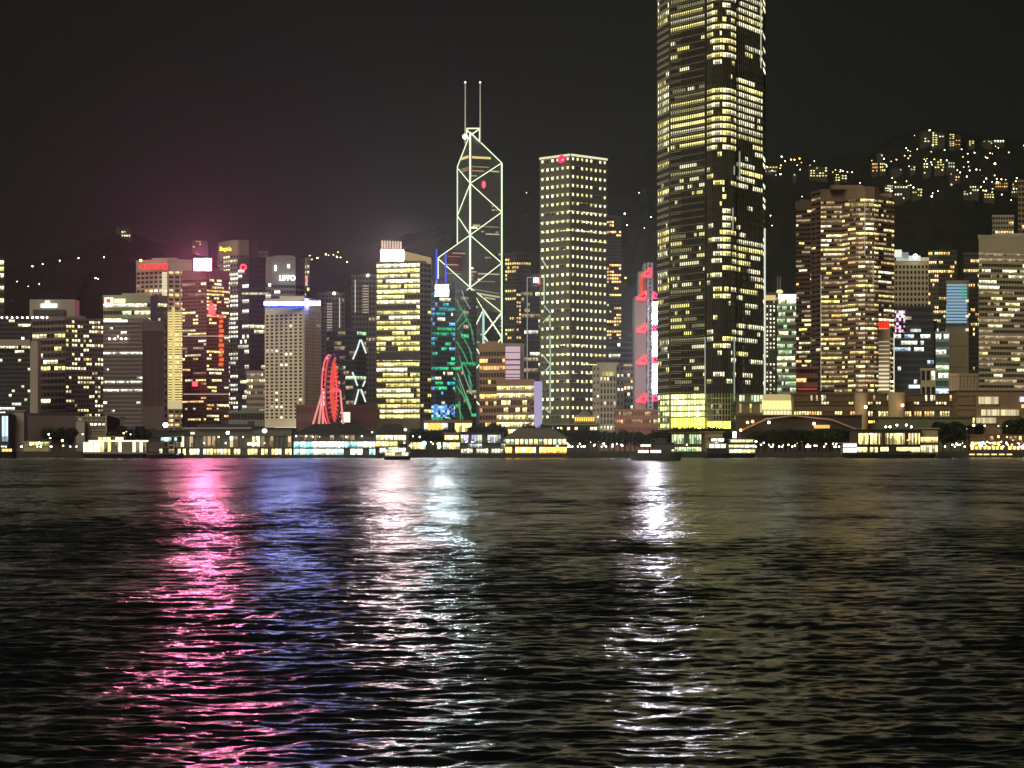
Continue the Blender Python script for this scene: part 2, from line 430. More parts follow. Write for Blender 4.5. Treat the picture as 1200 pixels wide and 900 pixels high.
# ------------------------------------------------------------------ far slopes: lamps and apartment blocks
LAMPW = emit('lamp_glow_white', (1.0,0.90,0.65), 14.0, False); LAMPO = emit('lamp_glow_orange', (1.0,0.5,0.12), 12.0, False); LAMPH = emit('lamp_glow_warm', (1.0,0.66,0.22), 8.0, False)
METAL = principled('painted_steel', (0.12,0.12,0.12), 0.5, 0.5); WHITE = principled('white_paint', (0.7,0.7,0.66), 0.5)
_lamp = {}
def street_lamp(x, y, z, h, r, mat, label, group, cat='street lamp', name='street_lamp'):
    k = (h, r, mat.name)
    if k not in _lamp:
        a = MB(); a.tube((0,0,0), (0,0,h), 0.12 if h > 5 else 0.08, 0.08); b = MB(); b.ball((0,0,h+r*0.8), r, r*0.9, 8, 6)
        ma = D2.meshes.new('pole'); ma.from_pydata(a.v, [], a.f); ma.materials.append(METAL)
        mc = D2.meshes.new('lamp_head'); mc.from_pydata(b.v, [], b.f); mc.materials.append(mat); _lamp[k] = (ma, mc)
    e = D2.objects.new(name, None); C.objects.link(e); e.location = (x,y,z); tag(e, label, cat, group)
    for nm, me in zip(('pole', 'lamp_head'), _lamp[k]):
        o = D2.objects.new(nm, me); C.objects.link(o); o.parent = e
for px, py, r in [(20,335,1.2),(33,340,.8),(38,318,2.0),(50,315,1.4),(70,311,1.6),(92,308,1.6),(122,307,1.3),(46,339,1.2),(112,331,1.8),(115,333,1.3),
                  (363,304,1.0),(372,307,1.6),(382,302,1.6),(395,307,1.6),(399,308,1.3),(407,312,1.4),(617,230,1.1),(749,231,1.0),(763,261,1.5),(755,273,.8),
                  (732,259,1.9),(735,272,1.4),(920,193,1.2),(1004,224,1.0),(974,232,1.2),(1008,219,1.1),(903,258,1.3),(905,270,1.0),(1062,179,1.2),(1093,176,1.4),(1107,181,1.2),
                  (1134,186,1.3),(1142,184,1.5),(1166,197,2.8),(1133,213,1.7),(1115,222,1.2),(1125,207,1.2),(1119,209,1.0),(1174,236,1.4),(1185,243,.9),
                  (1092,237,2.2),(1099,231,1.2),(1093,231,1.0),(1155,190,1.0),(1080,172,1.2),(1200,176,1.2),(1075,181,1.0),(940,235,.8)]:
    Y = on_hill(px, py+1); x = X(px, Y)
    street_lamp(x, Y, hill_z(x,Y), 6, r*0.5, LAMPW, 'small white light standing alone on the dark hillside', 'lamps dotted over the dark hills', name='hillside_light')
for px, py in [(893,193),(916,189),(927,192),(931,192),(937,191),(733,333)]:
    Y = on_hill(px, py+1); x = X(px, Y)
    street_lamp(x, Y, hill_z(x,Y), 6, 1.0, LAMPO if px > 920 or px < 800 else LAMPW, 'orange street lamp along the ridge road by the tallest tower', 'orange lamps of the ridge road')

hr_ = random.Random(21)
for (cx_,cy_,sx_,sy_,n_) in ((1093,165,14,6,10),(1035,198,14,5,12),(1056,228,18,6,26),(1100,202,16,6,16),(1150,229,18,5,18),(1172,218,18,5,14),(925,205,22,8,12),(985,210,14,4,9),(1130,205,14,10,10),(1165,185,18,8,7),(1075,190,20,8,10),(390,306,20,5,6),(1195,226,8,4,6),(955,205,10,3,6),(235,288,8,4,5)):
    for _ in range(n_):
        px, py = cx_+hr_.gauss(0,sx_*.6), cy_+hr_.gauss(0,sy_*.7)
        if py < ridge(px)+3: continue
        Y = on_hill(px, py); x = X(px, Y)
        street_lamp(x, Y, hill_z(x,Y), 7, hr_.choice([.45,.6,.8]), LAMPW if hr_.random() < .35 else LAMPH, 'warm light in a cluster among the trees of the dark hillside', 'warm lights clustered on the hillside', name='hillside_light')
HB = wall(0.045,0.038,0.03)
def hill_block(px0, px1, py0, py1, nf, nc, mats, lit, label, name='apartment_block', group='lit houses and flats on the dark hillside'):
    Y = on_hill((px0+px1)/2, py1+2)
    xc = X((px0+px1)/2, Y); zb = hill_z(xc, Y) - 6
    V0 = Vector((X(px0,Y), Y-6)); V1 = Vector((X(px1,Y), Y-6)); z1 = Z(py0, Y); z0 = Z(py1, Y)
    T = Thing(name, label, 'apartment block', (xc, Y, zb), group)
    mb = MB(); mb.box(V0.x, V1.x, Y-6, Y+8, zb, z1); T.add('wall', mb, HB)
    mb = MB(); mb.box(V0.x-.6, V1.x+.6, Y-6.6, Y+8.6, z1, z1+.8); mb.box(xc-2, xc+2, Y-1, Y+4, z1+.8, z1+3); T.add('roof', mb, HB)
    wl = []; bands = MB(); facade(wl, bands, V0, V1, z0, z1, nf, nc, lit=lit, span=.5, pier=.45, mats=mats, proud=.2, run=.3, pf=1)
    T.add('balcony_ledge', bands, HB); place_windows(T, wl)
LH = 'low house with lit windows among the trees of the dark hillside'
for a in [(137,142,268,272,1,2,WW,.5),(143,154,267,280,3,4,WP,.35),
          (226,244,283,292,3,5,WO,.4),(897,911,196,199,1,4,WY,.8),(893,910,201,203,1,3,WY,1),(929,932,205,212,2,1,WP,.5),
          (948,969,197,209,4,6,WY,.55),(978,984,208,214,2,2,WY,.8),(985,992,206,212,2,2,WP,.5),(1021,1028,192,204,3,3,WO,.6),(1030,1037,192,203,3,3,WY,.95),
          (1036,1046,218,226,3,4,WP,.8),(1047,1066,219,236,4,6,WP,.35),(1068,1080,222,232,3,4,WY,.7),(1044,1056,199,204,2,4,WP,.5),(1066,1072,196,204,3,2,WP,.4),
          (1081,1090,192,206,4,3,WP,.45),(1094,1106,190,202,4,4,WY,.45),(1110,1118,191,203,3,3,WG,.4),(1128,1134,225,230,2,2,WP,.9),(1135,1146,219,230,3,4,WP,.5),
          (1152,1164,228,234,2,4,WY,.85),(1165,1180,215,222,2,6,WO,.7),(1185,1192,216,222,2,3,WO,.6),(1184,1196,225,228,1,5,WP,.9),(1112,1124,204,214,3,4,WO,.3)]:
    hill_block(*a, LH)
RB = 'tall thin apartment block with lit windows standing on the ridge crest'
for a in [(1078,1089,156,172,5,3,WP,.3),(1091,1098,156,172,6,2,WY,.7),(1099,1106,157,172,5,2,WP,.35),(1111,1118,158,173,7,2,WY,.8),(1118,1125,160,172,5,2,WO,.55),
          (1134,1141,166,172,3,2,WY,.8),(1151,1162,166,172,3,4,WY,.6),(1164,1176,165,170,1,4,WW,.7),(1028,1034,182,192,3,2,WP,.3)]:
    hill_block(*a, RB, group='blocks on the ridge crest')

# ------------------------------------------------------------------ towers, left to right
TAN = wall(0.34,0.28,0.23); GREY = wall(0.26,0.25,0.23); DBR = wall(0.10,0.075,0.065); MAU = wall(0.18,0.145,0.13); PALE = wall(0.80,0.69,0.53); BLK = wall(0.05,0.05,0.05)
RED = emit('red_neon', (1.0,0.04,0.05), 5.0); REDD = emit('red_glow', (1.0,0.05,0.04), 2.2); WHT = emit('white_neon', (0.85,1.0,1.0), 4.0); YEL = emit('yellow_neon', (1.0,0.72,0.05), 2.5)

tower('residential_tower', 'slim lit residential tower cut off by the edge, far left above the dark slab block', [(-22,1900),(5,1900)], 305,
      [dict(nf=30,nc=4,lit=.75,span=.35,pier=.12,mats=[(WP,2),(WY,1)])], DBR, cat='residential tower', depth=22)
T = tower('office_tower', 'dark office slab with pale concrete frame and a line of small roof-edge lights', [(-60,1390),(36,1390)], 374,
      [dict(nf=30,nc=26,lit=.24,span=.42,pier=.10,mats=[(WP,2),(WW,1)],run=.55,merge=True)], BLK, glass(.03,.03,.028), depth=26)
m = MB(); m.box(X(36,1388),X(45,1388),1386,1396,G0,Z(400,1388)); m.box(X(-60,1388),X(36,1388),1385,1388,Z(405,1388),Z(398,1388)); T.add('concrete_frame', m, TAN)
for k in range(14):
    q = MB(); q.ball((X(-28+6*k,1389),1389.5,Z(373.6,1389)+.8),.55); T.add('roof_light', q, LAMPW)
T = tower('office_tower', 'dark office tower with a pale crown slab and blurred white rooftop sign', [(38,1480),(77,1466),(121,1480)], 375,
      [dict(nf=20,nc=9,lit=.26,span=.4,pier=.12,mats=[(WY,2),(WP,1)]), dict(nf=28,nc=13,lit=.46,span=.45,pier=.3,mats=[(WP,3),(WY,2),(WD,1)],merge=False,run=.35,pf=1)], MAU, glass(.03,.03,.03), depth=30)
m = MB(); m.box(X(38.5,1500),X(91,1500),1490,1506,T.z1-1,Z(352,1500)); T.add('crown', m, TAN)
q = MB(); q.box(X(39,1489),X(76,1489),1488,1489.5,Z(369,1489),Z(363,1489)); T.add('crown_recess', q, BLK)
SG = emit('white_sign_glow', (0.8,1.0,0.85), 2.2)
face_sign(T, 48,67,356,360.5,1489,SG,'sign',.6); face_sign(T,53,58.5,352.5,356,1489,SG,'sign',.6)
for k in range(6):
    q = MB(); q.ball((X(46+6*k,1487),1479,Z(373,1479)+.6),.6); T.add('roof_light', q, LAMPW)
T = tower('office_block', 'set-back green-lit upper block with bright logo board at its top left corner', [(121,1560),(180,1556),(196,1566)], 348,
      [dict(nf=20,nc=16,lit=lambda y,u:(.75 if y<378 else .15),span=.5,pier=.06,mats=[(WG,2),(WP,2)],ytop=355.5), dict(nf=20,nc=4,lit=lambda y,u:(.9 if y<380 else .1),span=.55,pier=.1,mats=[(WG,2),(WP,1)],ytop=355)], wall(.34,.34,.22), glass(.03,.04,.02), depth=24)
face_sign(T,122.5,133,348.5,356,1552,emit('logo_board_cream',(1,.93,.75),1.3),'logo_board'); face_sign(T,125,129,350.5,354.5,1551,emit('logo_red',(1,.1,.08),.8),'logo',.4)
face_sign(T,134,147,350,355,1552,emit('sign_board_yellow',(1,.95,.6),1.3),'sign_board')
m = MB(); m.box(X(177,1552),X(185,1552),1549,1554,Z(376,1552),Z(347,1552)); T.add('service_shaft', m, glass(.04,.05,.08))
T = tower('office_tower', 'purple-brown glass tower with white lit bands and blank pale right wing, beside the white hotel', [(121,1430),(167,1428),(192,1436)], 378,
      [dict(nf=31,nc=20,lit=lambda y,u:(.97 if 413<y<419 or 446<y<451 or 456<y<461 else .06),span=.45,pier=.12,mats=[(WW,3),(WD,1)],merge=False,run=.5),
       dict(nf=8,nc=3,lit=0,span=.02,pier=.03,mats=WD,ytop=388,ybot=476)], MAU, glass(.12,.09,.085), depth=24)
for px in (125,131.5,139,144.5):
    q = MB(); q.ball((X(px+3,1427),1427,Z(397,1427)),.6); T.add('wall_light', q, LAMPW)
q = MB(); q.box(X(121.5,1426),X(149,1426),1425.5,1427.4,Z(377.3,1426),Z(374.6,1426)); T.add('roof_light_strip', q, emit('strip_white',(1,1,.95),1.6,False))

# white hotel with the red sign
T = tower('hotel_tower', 'tall white hotel with red CONRAD sign and stacked yellow balcony lights', [(160,1720),(180,1712),(197,1708),(225,1712)], 306,
      [dict(nf=40,nc=4,lit=.3,span=.42,pier=.2,mats=[(WO,2),(WP,1)],ytop=318), dict(nf=40,nc=3,lit=.25,span=.42,pier=.35,mats=[(WO,1),(WP,1)],ytop=318),
       dict(nf=40,nc=4,lit=.35,span=.42,pier=.3,mats=[(WO,2),(WP,1)],ytop=318)], wall(.50,.38,.32), glass(.06,.04,.03), depth=26, cat='hotel')
lettering(T,'CONRAD',163.5,197,308.8,316,1706.5,emit('red_letter_light',(1.0,.03,.03),1.7))
CST = window_light('stair_light_cream',(1,.88,.5),1.5,cell=8)
for k in range(14):
    q = MB(); z = Z(319+k*3.15,1705); q.box(X(190,1705),X(195.5,1705),1704,1706,z-1.7,z); T.add('stair_window', q, emit('stair_cream',(1,.9,.6),.85,False))
BAL = emit('balcony_strip_light',(1.0,.80,.30),1.05,False)
for k in range(36):
    z = Z(366+k*2.95,1703.5)
    if 366+k*2.95 > 470: break
    for (p0,p1) in ((193.5,201),(204.5,214)):
        q = MB(); q.box(X(p0,1703.5),X(p1,1703.5),1702.8,1706,z-.95,z); T.add('balcony_light', q, BAL)
q = MB(); q.box(X(201.5,1702),X(204,1702),1701,1706,Z(470,1702),Z(360,1702)); T.add('light_column', q, emit('column_yellow',(1,.82,.32),.8,False))
q = MB(); q.box(X(193.5,1702),X(214,1702),1700,1708,Z(479,1702),Z(470,1702)); T.add('podium_band', q, emit('podium_band_glow',(1,.85,.45),.62,False))
q = MB(); q.ball((X(164.5,1706),1708,Z(305,1706)),1.0); T.add('roof_light', q, emit('lamp_amber',(1,.7,.2),8,False))

# tower with the big screen
T = tower('office_tower', 'brown-pink glass tower carrying a blazing white and pink screen on its roof', [(214,1640),(242,1626),(268,1640)], 318,
      [dict(nf=48,nc=9,lit=.26,span=.45,pier=.1,mats=[(WP,3),(WY,1),(WO,1),(WD,2)],ytop=327), dict(nf=48,nc=9,lit=lambda y,u:(.55 if y<372 or 412<y<420 or 428<y<432 else .22),span=.42,pier=.08,mats=[(WP,2),(WY,3),(WO,1)],ytop=327)],
      wall(.30,.14,.13), glass(.16,.06,.055), depth=26)
face_sign(T,228,247.5,303.5,317,1624,emit('pink_screen',(1.0,.22,.46),330.0),'screen',1.2,frame=REDD)
ORG = emit('orange_sign_glow',(1.0,.16,.04),1.0)
for a in [(244.5,252,358,369,RED),(248,254.5,368,370.5,REDD),(246,250,355,358,REDD)]: face_sign(T,a[0],a[1],a[2],a[3],1625,a[4],'sign')
for k in range(11): face_sign(T,256.3+(k%2)*.7,262.5-(k%3)*.8,369+k*5.6,373+k*5.6,1624,ORG,'sign_panel')
face_sign(T,225.5,231.5,447.5,452.5,1624,RED,'sign')
for yy in (393.5,461.5):
    face_sign(T,215,267,yy,yy+.8,1622,emit('ledge_light',(1,.75,.6),.7,False),'ledge_light')

# round-topped hotel
V = [(256,1800),(262,1786),(270,1776),(280,1771),(291,1776),(301,1790)]
fa = dict(nf=44,nc=2,lit=.28,span=.4,pier=.25,mats=[(WW,1),(WP,1)],ytop=299)
T = tower('hotel_tower', 'curved hotel tower with plain round concrete top and yellow script sign', V, 284,
      [dict(fa,span=.55), dict(fa,lit=.75,nc=3,merge=True), dict(fa,lit=.75,nc=3,merge=True), dict(fa,lit=.15,nc=3), fa], wall(.30,.24,.215), NAVY, depth=20, cat='hotel', parapet=2)
lettering(T,'Shangri-La',257,271,289,295.5,1772,YEL,shear=.3)
T = tower('office_tower', 'dark navy glass tower with a red ring logo high on its face', [(279,1640),(292,1632),(311,1640)], 303,
      [dict(nf=38,nc=5,lit=.22,span=.3,pier=.06,mats=[(WW,2),(WP,1)]), dict(nf=38,nc=7,lit=.15,span=.3,pier=.06,mats=[(WW,1),(WP,2)])], BLK, glass(.045,.05,.075), depth=24)
m = MB()
for k in range(16):
    t0 = 2*math.pi*k/16; t1 = 2*math.pi*(k+1)/16; c = at(285,313.3,1628); m.tube(c+Vector((math.cos(t0)*1.9,0,math.sin(t0)*1.9)), c+Vector((math.cos(t1)*1.9,0,math.sin(t1)*1.9)), .55)
T.add('ring_logo', m, RED)
q = MB(); q.box(X(283.5,1630),X(314,1630),1629.5,1633,Z(344.8,1630),Z(343,1630)); T.add('lit_floor', q, WP)
T = tower('office_tower', 'concrete-crowned tower with white LIPPO sign behind the blue-crowned block', [(308,1780),(318,1770),(346,1770),(357,1782)], 303,
      [dict(nf=30,nc=3,lit=.1,span=.4,pier=.1,mats=WW,ytop=332), dict(nf=30,nc=8,lit=.12,span=.4,pier=.1,mats=WW,ytop=334), dict(nf=30,nc=3,lit=.05,span=.4,pier=.1,mats=WW,ytop=334)], wall(.27,.23,.215), glass(.06,.07,.12), depth=26)
lettering(T,'LIPPO',327.5,346,322.5,328.8,1767,WHT)
face_sign(T,322,324,311,317.5,1768,WHT,'sign'); face_sign(T,336.5,340,309.5,314.5,1768,emit('logo_white',(1,.98,.9),1.2),'logo')
T = tower('apartment_tower', 'slim dark tower with warm roof lamp and round red logo beside the white sign', [(348,1850),(363,1850)], 304,
      [dict(nf=34,nc=4,lit=.28,span=.45,pier=.35,mats=[(WO,1),(WP,1)])], DBR, depth=20)
q = MB(); q.ball((X(354.5,1846),1846,Z(305.5,1846)),2.3); T.add('roof_light', q, emit('lamp_amber_big',(1,.72,.25),5,False))
face_sign(T,349,360.5,323,335,1845,emit('logo_backlight',(1,.75,.6),.75),'logo_board')
q = MB(); c = at(355.2,328,1843); 
for k in range(20):
    t0 = 2*math.pi*k/20; t1 = 2*math.pi*(k+1)/20; q.poly([tuple(c), tuple(c+Vector((math.cos(t0)*3,0,math.sin(t0)*2.6))), tuple(c+Vector((math.cos(t1)*3,0,math.sin(t1)*2.6)))])
T.add('logo', q, REDD)
T = tower('apartment_tower', 'dim roof block with a few amber windows between the round-topped hotel and the concrete crown', [(301,1950),(314,1950)], 296,
      [dict(nf=40,nc=4,lit=.25,span=.45,pier=.3,mats=WO)], wall(.12,.10,.10), depth=20)

# blue-crowned block with punched windows
T = tower('office_tower', 'pale concrete block with square punched windows and glowing blue and white crown', [(311,1400),(355.5,1386),(375,1404)], 352,
      [dict(nf=30,nc=8,lit=.035,span=.44,pier=.44,mats=WP,ytop=368,ybot=492,dark=DARK,proud=.8,run=.5), dict(nf=30,nc=7,lit=.012,span=.5,pier=.5,mats=WP,ytop=364,ybot=480,dark=DARK,proud=.8)],
      PALE, PALE, depth=24)
BLU = emit('blue_neon_screen',(.05,.10,1.0),50.0); CYN = emit('cyan_neon_screen',(.30,.36,1.0),120.0)
for p0,p1,mt in ((309.5,314,BLU),(314,325,CYN),(325,332,emit('sky_neon_screen',(.15,.5,1.0),8)),(332,346,CYN),(346,353,emit('pale_blue_neon_screen',(.45,.5,1.0),100)),(353,357,BLU),(357,375.5,CYN)):
    Yq = 1384 if p1 <= 357 else 1392
    face_sign(T,p0,p1,353.4+(p0%3)*.3,358.0,Yq,mt,'screen',1.0)
face_sign(T,311,355,358.2,361.2,1384.5,emit('deep_blue_wash',(.04,.10,.8),1.6),'crown_light_band',.8)
face_sign(T,322,353,500.8,502.5,1383,emit('podium_lamp_row',(1,.98,.7),2.5,False),'podium_light',.8)
tower('office_block', 'low tan block with small lit windows left of the blue-crowned tower', [(289,1460),(311,1460)], 437,
      [dict(nf=13,nc=9,lit=.3,span=.5,pier=.35,mats=[(WD,1),(WP,1)])], wall(.30,.25,.18), depth=20)
tower('podium_block', 'low green-grey podium between the pink tower and the punched-window block', [(268,1440),(311,1440)], 484,
      [dict(nf=3,nc=12,lit=.1,span=.5,pier=.1,mats=WG)], wall(.16,.2,.15), depth=30)

# stripes behind
for (p0,p1,yt,vl,s0,s1,lab) in ((373,404,345,398,383,389.5,'dark tower with one bright vertical edge and thin striped windows right of the blue crown'),
                               (412,444,324,416.3,425,432,'taller dark tower with a striped stair column left of the yellow-banded tower')):
    T = tower('apartment_tower', lab, [(p0,2050),(p1,2050)], yt, [dict(nf=34,nc=8,lit=.04,span=.4,pier=.3,mats=WD)], wall(.10,.095,.10), depth=24)
    face_sign(T,vl-.4,vl+.5,yt+4,yt+42,2046,emit('edge_light',(1,.95,.75),.75,False),'edge_light')
    for k in range(11): face_sign(T,s0,s1,yt+10.5+k*3.1,yt+11.7+k*3.1,2047,emit('stair_stripe',(1,.85,.6),.45,False),'stair_window')
    q = MB(); q.ball((X((p0+p1)/2+3,2048),2048,Z(yt,2048)+1),1.2); T.add('roof_light', q, LAMPW)
T = tower('glass_tower', 'dark curved glass tower with glowing white zigzag lines behind the observation wheel', [(383,1960),(392,1945),(405,1938),(418,1940),(429,1950)], 388,
      [dict(nf=24,nc=3,lit=.3,span=.3,pier=.05,mats=[(WD,3),(WG,1)]) for _ in range(4)], wall(.07,.08,.08), glass(.04,.05,.05), depth=22)
ZT = emit('white_line',(.85,1,.9),1.1,False)
def px_tubes(T, segs, Y, r, mat, name='glow_line'):
    for x0,y0,x1,y1 in segs:
        q = MB(); q.tube(at(x0,y0,Y), at(x1,y1,Y), r); T.add(name, q, mat)
px_tubes(T, [(422,398,419,408),(419,408,413.5,421),(423,398,429,414),(413,436,419,452),(428,446,425,453),(420.5,456,418,466),(418,466,415,476),(423,456,428.5,471)], 1934, .75, ZT)  # zigzag lines that glow by themselves, laid over the glass
T = tower('hotel_block', 'low dull red-brown block behind the wheel legs', [(347,1330),(376,1330),(442,1334)], 477,
      [dict(nf=3,nc=6,lit=.05,span=.6,pier=.3,mats=WD),dict(nf=3,nc=14,lit=.05,span=.6,pier=.3,mats=WD)], wall(.16,.085,.07), wall(.12,.06,.06), depth=15)
face_sign(T,398,410.5,483,495,1328,emit('cream_screen',(1,.97,.7),1.3),'screen')

# yellow banded tower
def ylit(y,u):
    if 413<y<421: return .25
    if 315<y<320: return .8
    return .93 if rng.random() > .07 else .2
T = tower('office_tower', 'broad tower of bright yellow floor bands with a blinding white roof screen', [(441.5,1478),(492,1470),(505,1480)], 308,
      [dict(nf=30,nc=14,lit=ylit,span=.30,pier=.07,mats=[(WY,4),(WP,1)],ybot=492,run=.75,merge=True),
       dict(nf=30,nc=3,lit=lambda y,u:.3 if y>425 else .02,span=.42,pier=.1,mats=WY,ybot=492)], wall(.16,.13,.08), glass(.05,.045,.03), depth=28)
face_sign(T,446.5,473,293.5,306,1466,emit('white_screen',(1.0,.74,.82),160.0),'screen',1.5,frame=METAL)
for k in range(8):
    q = MB(); q.box(X(447+k*3.1,1470),X(448.6+k*3.1,1470),1469,1474,Z(294,1470),Z(281.5+k*.25,1470)); T.add('crown_fin', q, emit('crown_fin_glow',(1,.72,.5),.75,False))
q = MB(); A = at(473,294,1470); B = at(505,302,1476); A2 = at(473,305,1470); B2 = at(505,309.5,1476); q.quad(A2,B2,B,A); q.quad(A2+Vector((0,6,0)),A+Vector((0,6,0)),B+Vector((0,6,0)),B2+Vector((0,6,0))); q.quad(A,B,B+Vector((0,6,0)),A+Vector((0,6,0)))
T.add('crown_wall', q, emit('crown_yellow_wash',(1,.75,.3),.33,False))
q = MB(); q.box(X(441.5,1468),X(492,1468),1466.5,1469,Z(422,1468),Z(413.5,1468)); T.add('plant_floor', q, BLK)

# blue/green lit tower
LGR = window_light('led_green',(.05,.9,.35),.9); LTE = window_light('led_teal',(.05,.65,.7),.9); LBL = window_light('led_blue',(.12,.45,1.0),1.6,cell=2.6)
def gl(y,u): return .95 if y > 473 and y < 490 else (.5 if 342 < y < 460 else .15)
T = tower('office_tower', 'dark tower washed in green, teal and blue light with glowing white cube on top', [(501,1600),(510,1592),(533,1598)], 331,
      [dict(nf=34,nc=3,lit=gl,span=.35,pier=.1,mats=[(LTE,1),(LBL,1)]), dict(nf=34,nc=10,lit=gl,span=.35,pier=.08,mats=[(LGR,4),(LTE,3),(WP,3),(LBL,1)],run=.5,merge=True)], BLK, glass(.03,.04,.05), depth=24)
face_sign(T,510.5,525.5,334,347,1588,emit('white_cube_screen',(.80,.95,1.0),170.0),'screen',2.0)
face_sign(T,500.5,532.5,474,490,1587,led('led_wall_blue',[(.08,.35,1),(.2,.6,1),(.6,.85,1),(.1,.25,.6)],1.2),'led_wall',.8)
for x_ in (511.5,522.3): face_sign(T,x_-.7,x_+.7,292 if x_<515 else 296,333,1590,emit('blue_mast_light',(.05,.06,1.0),1.6),'light_mast',1.2)
face_sign(T,506,519,489,494,1586,LGR,'led_sign')
T = tower('podium_block', 'low podium with golden entrance lights below the blue LED wall', [(497,1330),(553,1330)], 495,
      [dict(nf=2,nc=14,lit=.6,span=.3,pier=.1,mats=[(WY,2),(WW,1)])], wall(.2,.12,.08), depth=20)
face_sign(T,501,518,496,504,1327,emit('golden_entrance',(1,.62,.12),1.4),'entrance_light')

# glass block with reflected bracing painted as glowing lines, in front of the bank tower
T = tower('glass_tower', 'green-tinted mirror glass block with reflected bracing drawn as green glowing lines below the braced tower', [(534,1700),(540,1694),(558,1704)], 342,
      [dict(nf=34,nc=3,lit=.1,span=.25,pier=.06,mats=[(WD,1),(LGR,1)]), dict(nf=34,nc=6,lit=.18,span=.25,pier=.06,mats=[(WD,2),(WP,1),(LGR,1)])], wall(.10,.12,.10), glass(.06,.08,.065), depth=18)
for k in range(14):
    xa = 535 + (k*5.3) % 17; ya = 350 + k*9.5; px_tubes(T,[(xa,ya,min(557,xa+5+(k%3)*2),ya+14+(k%4)*4)],1688,.22,emit('green_reflection',(.12,.9,.38),.6,False))
GT = emit('green_reflection_thick',(.15,.85,.35),.45,False); PT = emit('pale_reflection',(.7,.9,.75),.5,False)
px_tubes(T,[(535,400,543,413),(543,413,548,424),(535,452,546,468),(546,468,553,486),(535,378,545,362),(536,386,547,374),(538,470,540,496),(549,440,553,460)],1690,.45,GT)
px_tubes(T,[(540,428,553,463),(536,437,552,480),(541,340,545,352),(545,352,551,362)],1689,.35,PT)

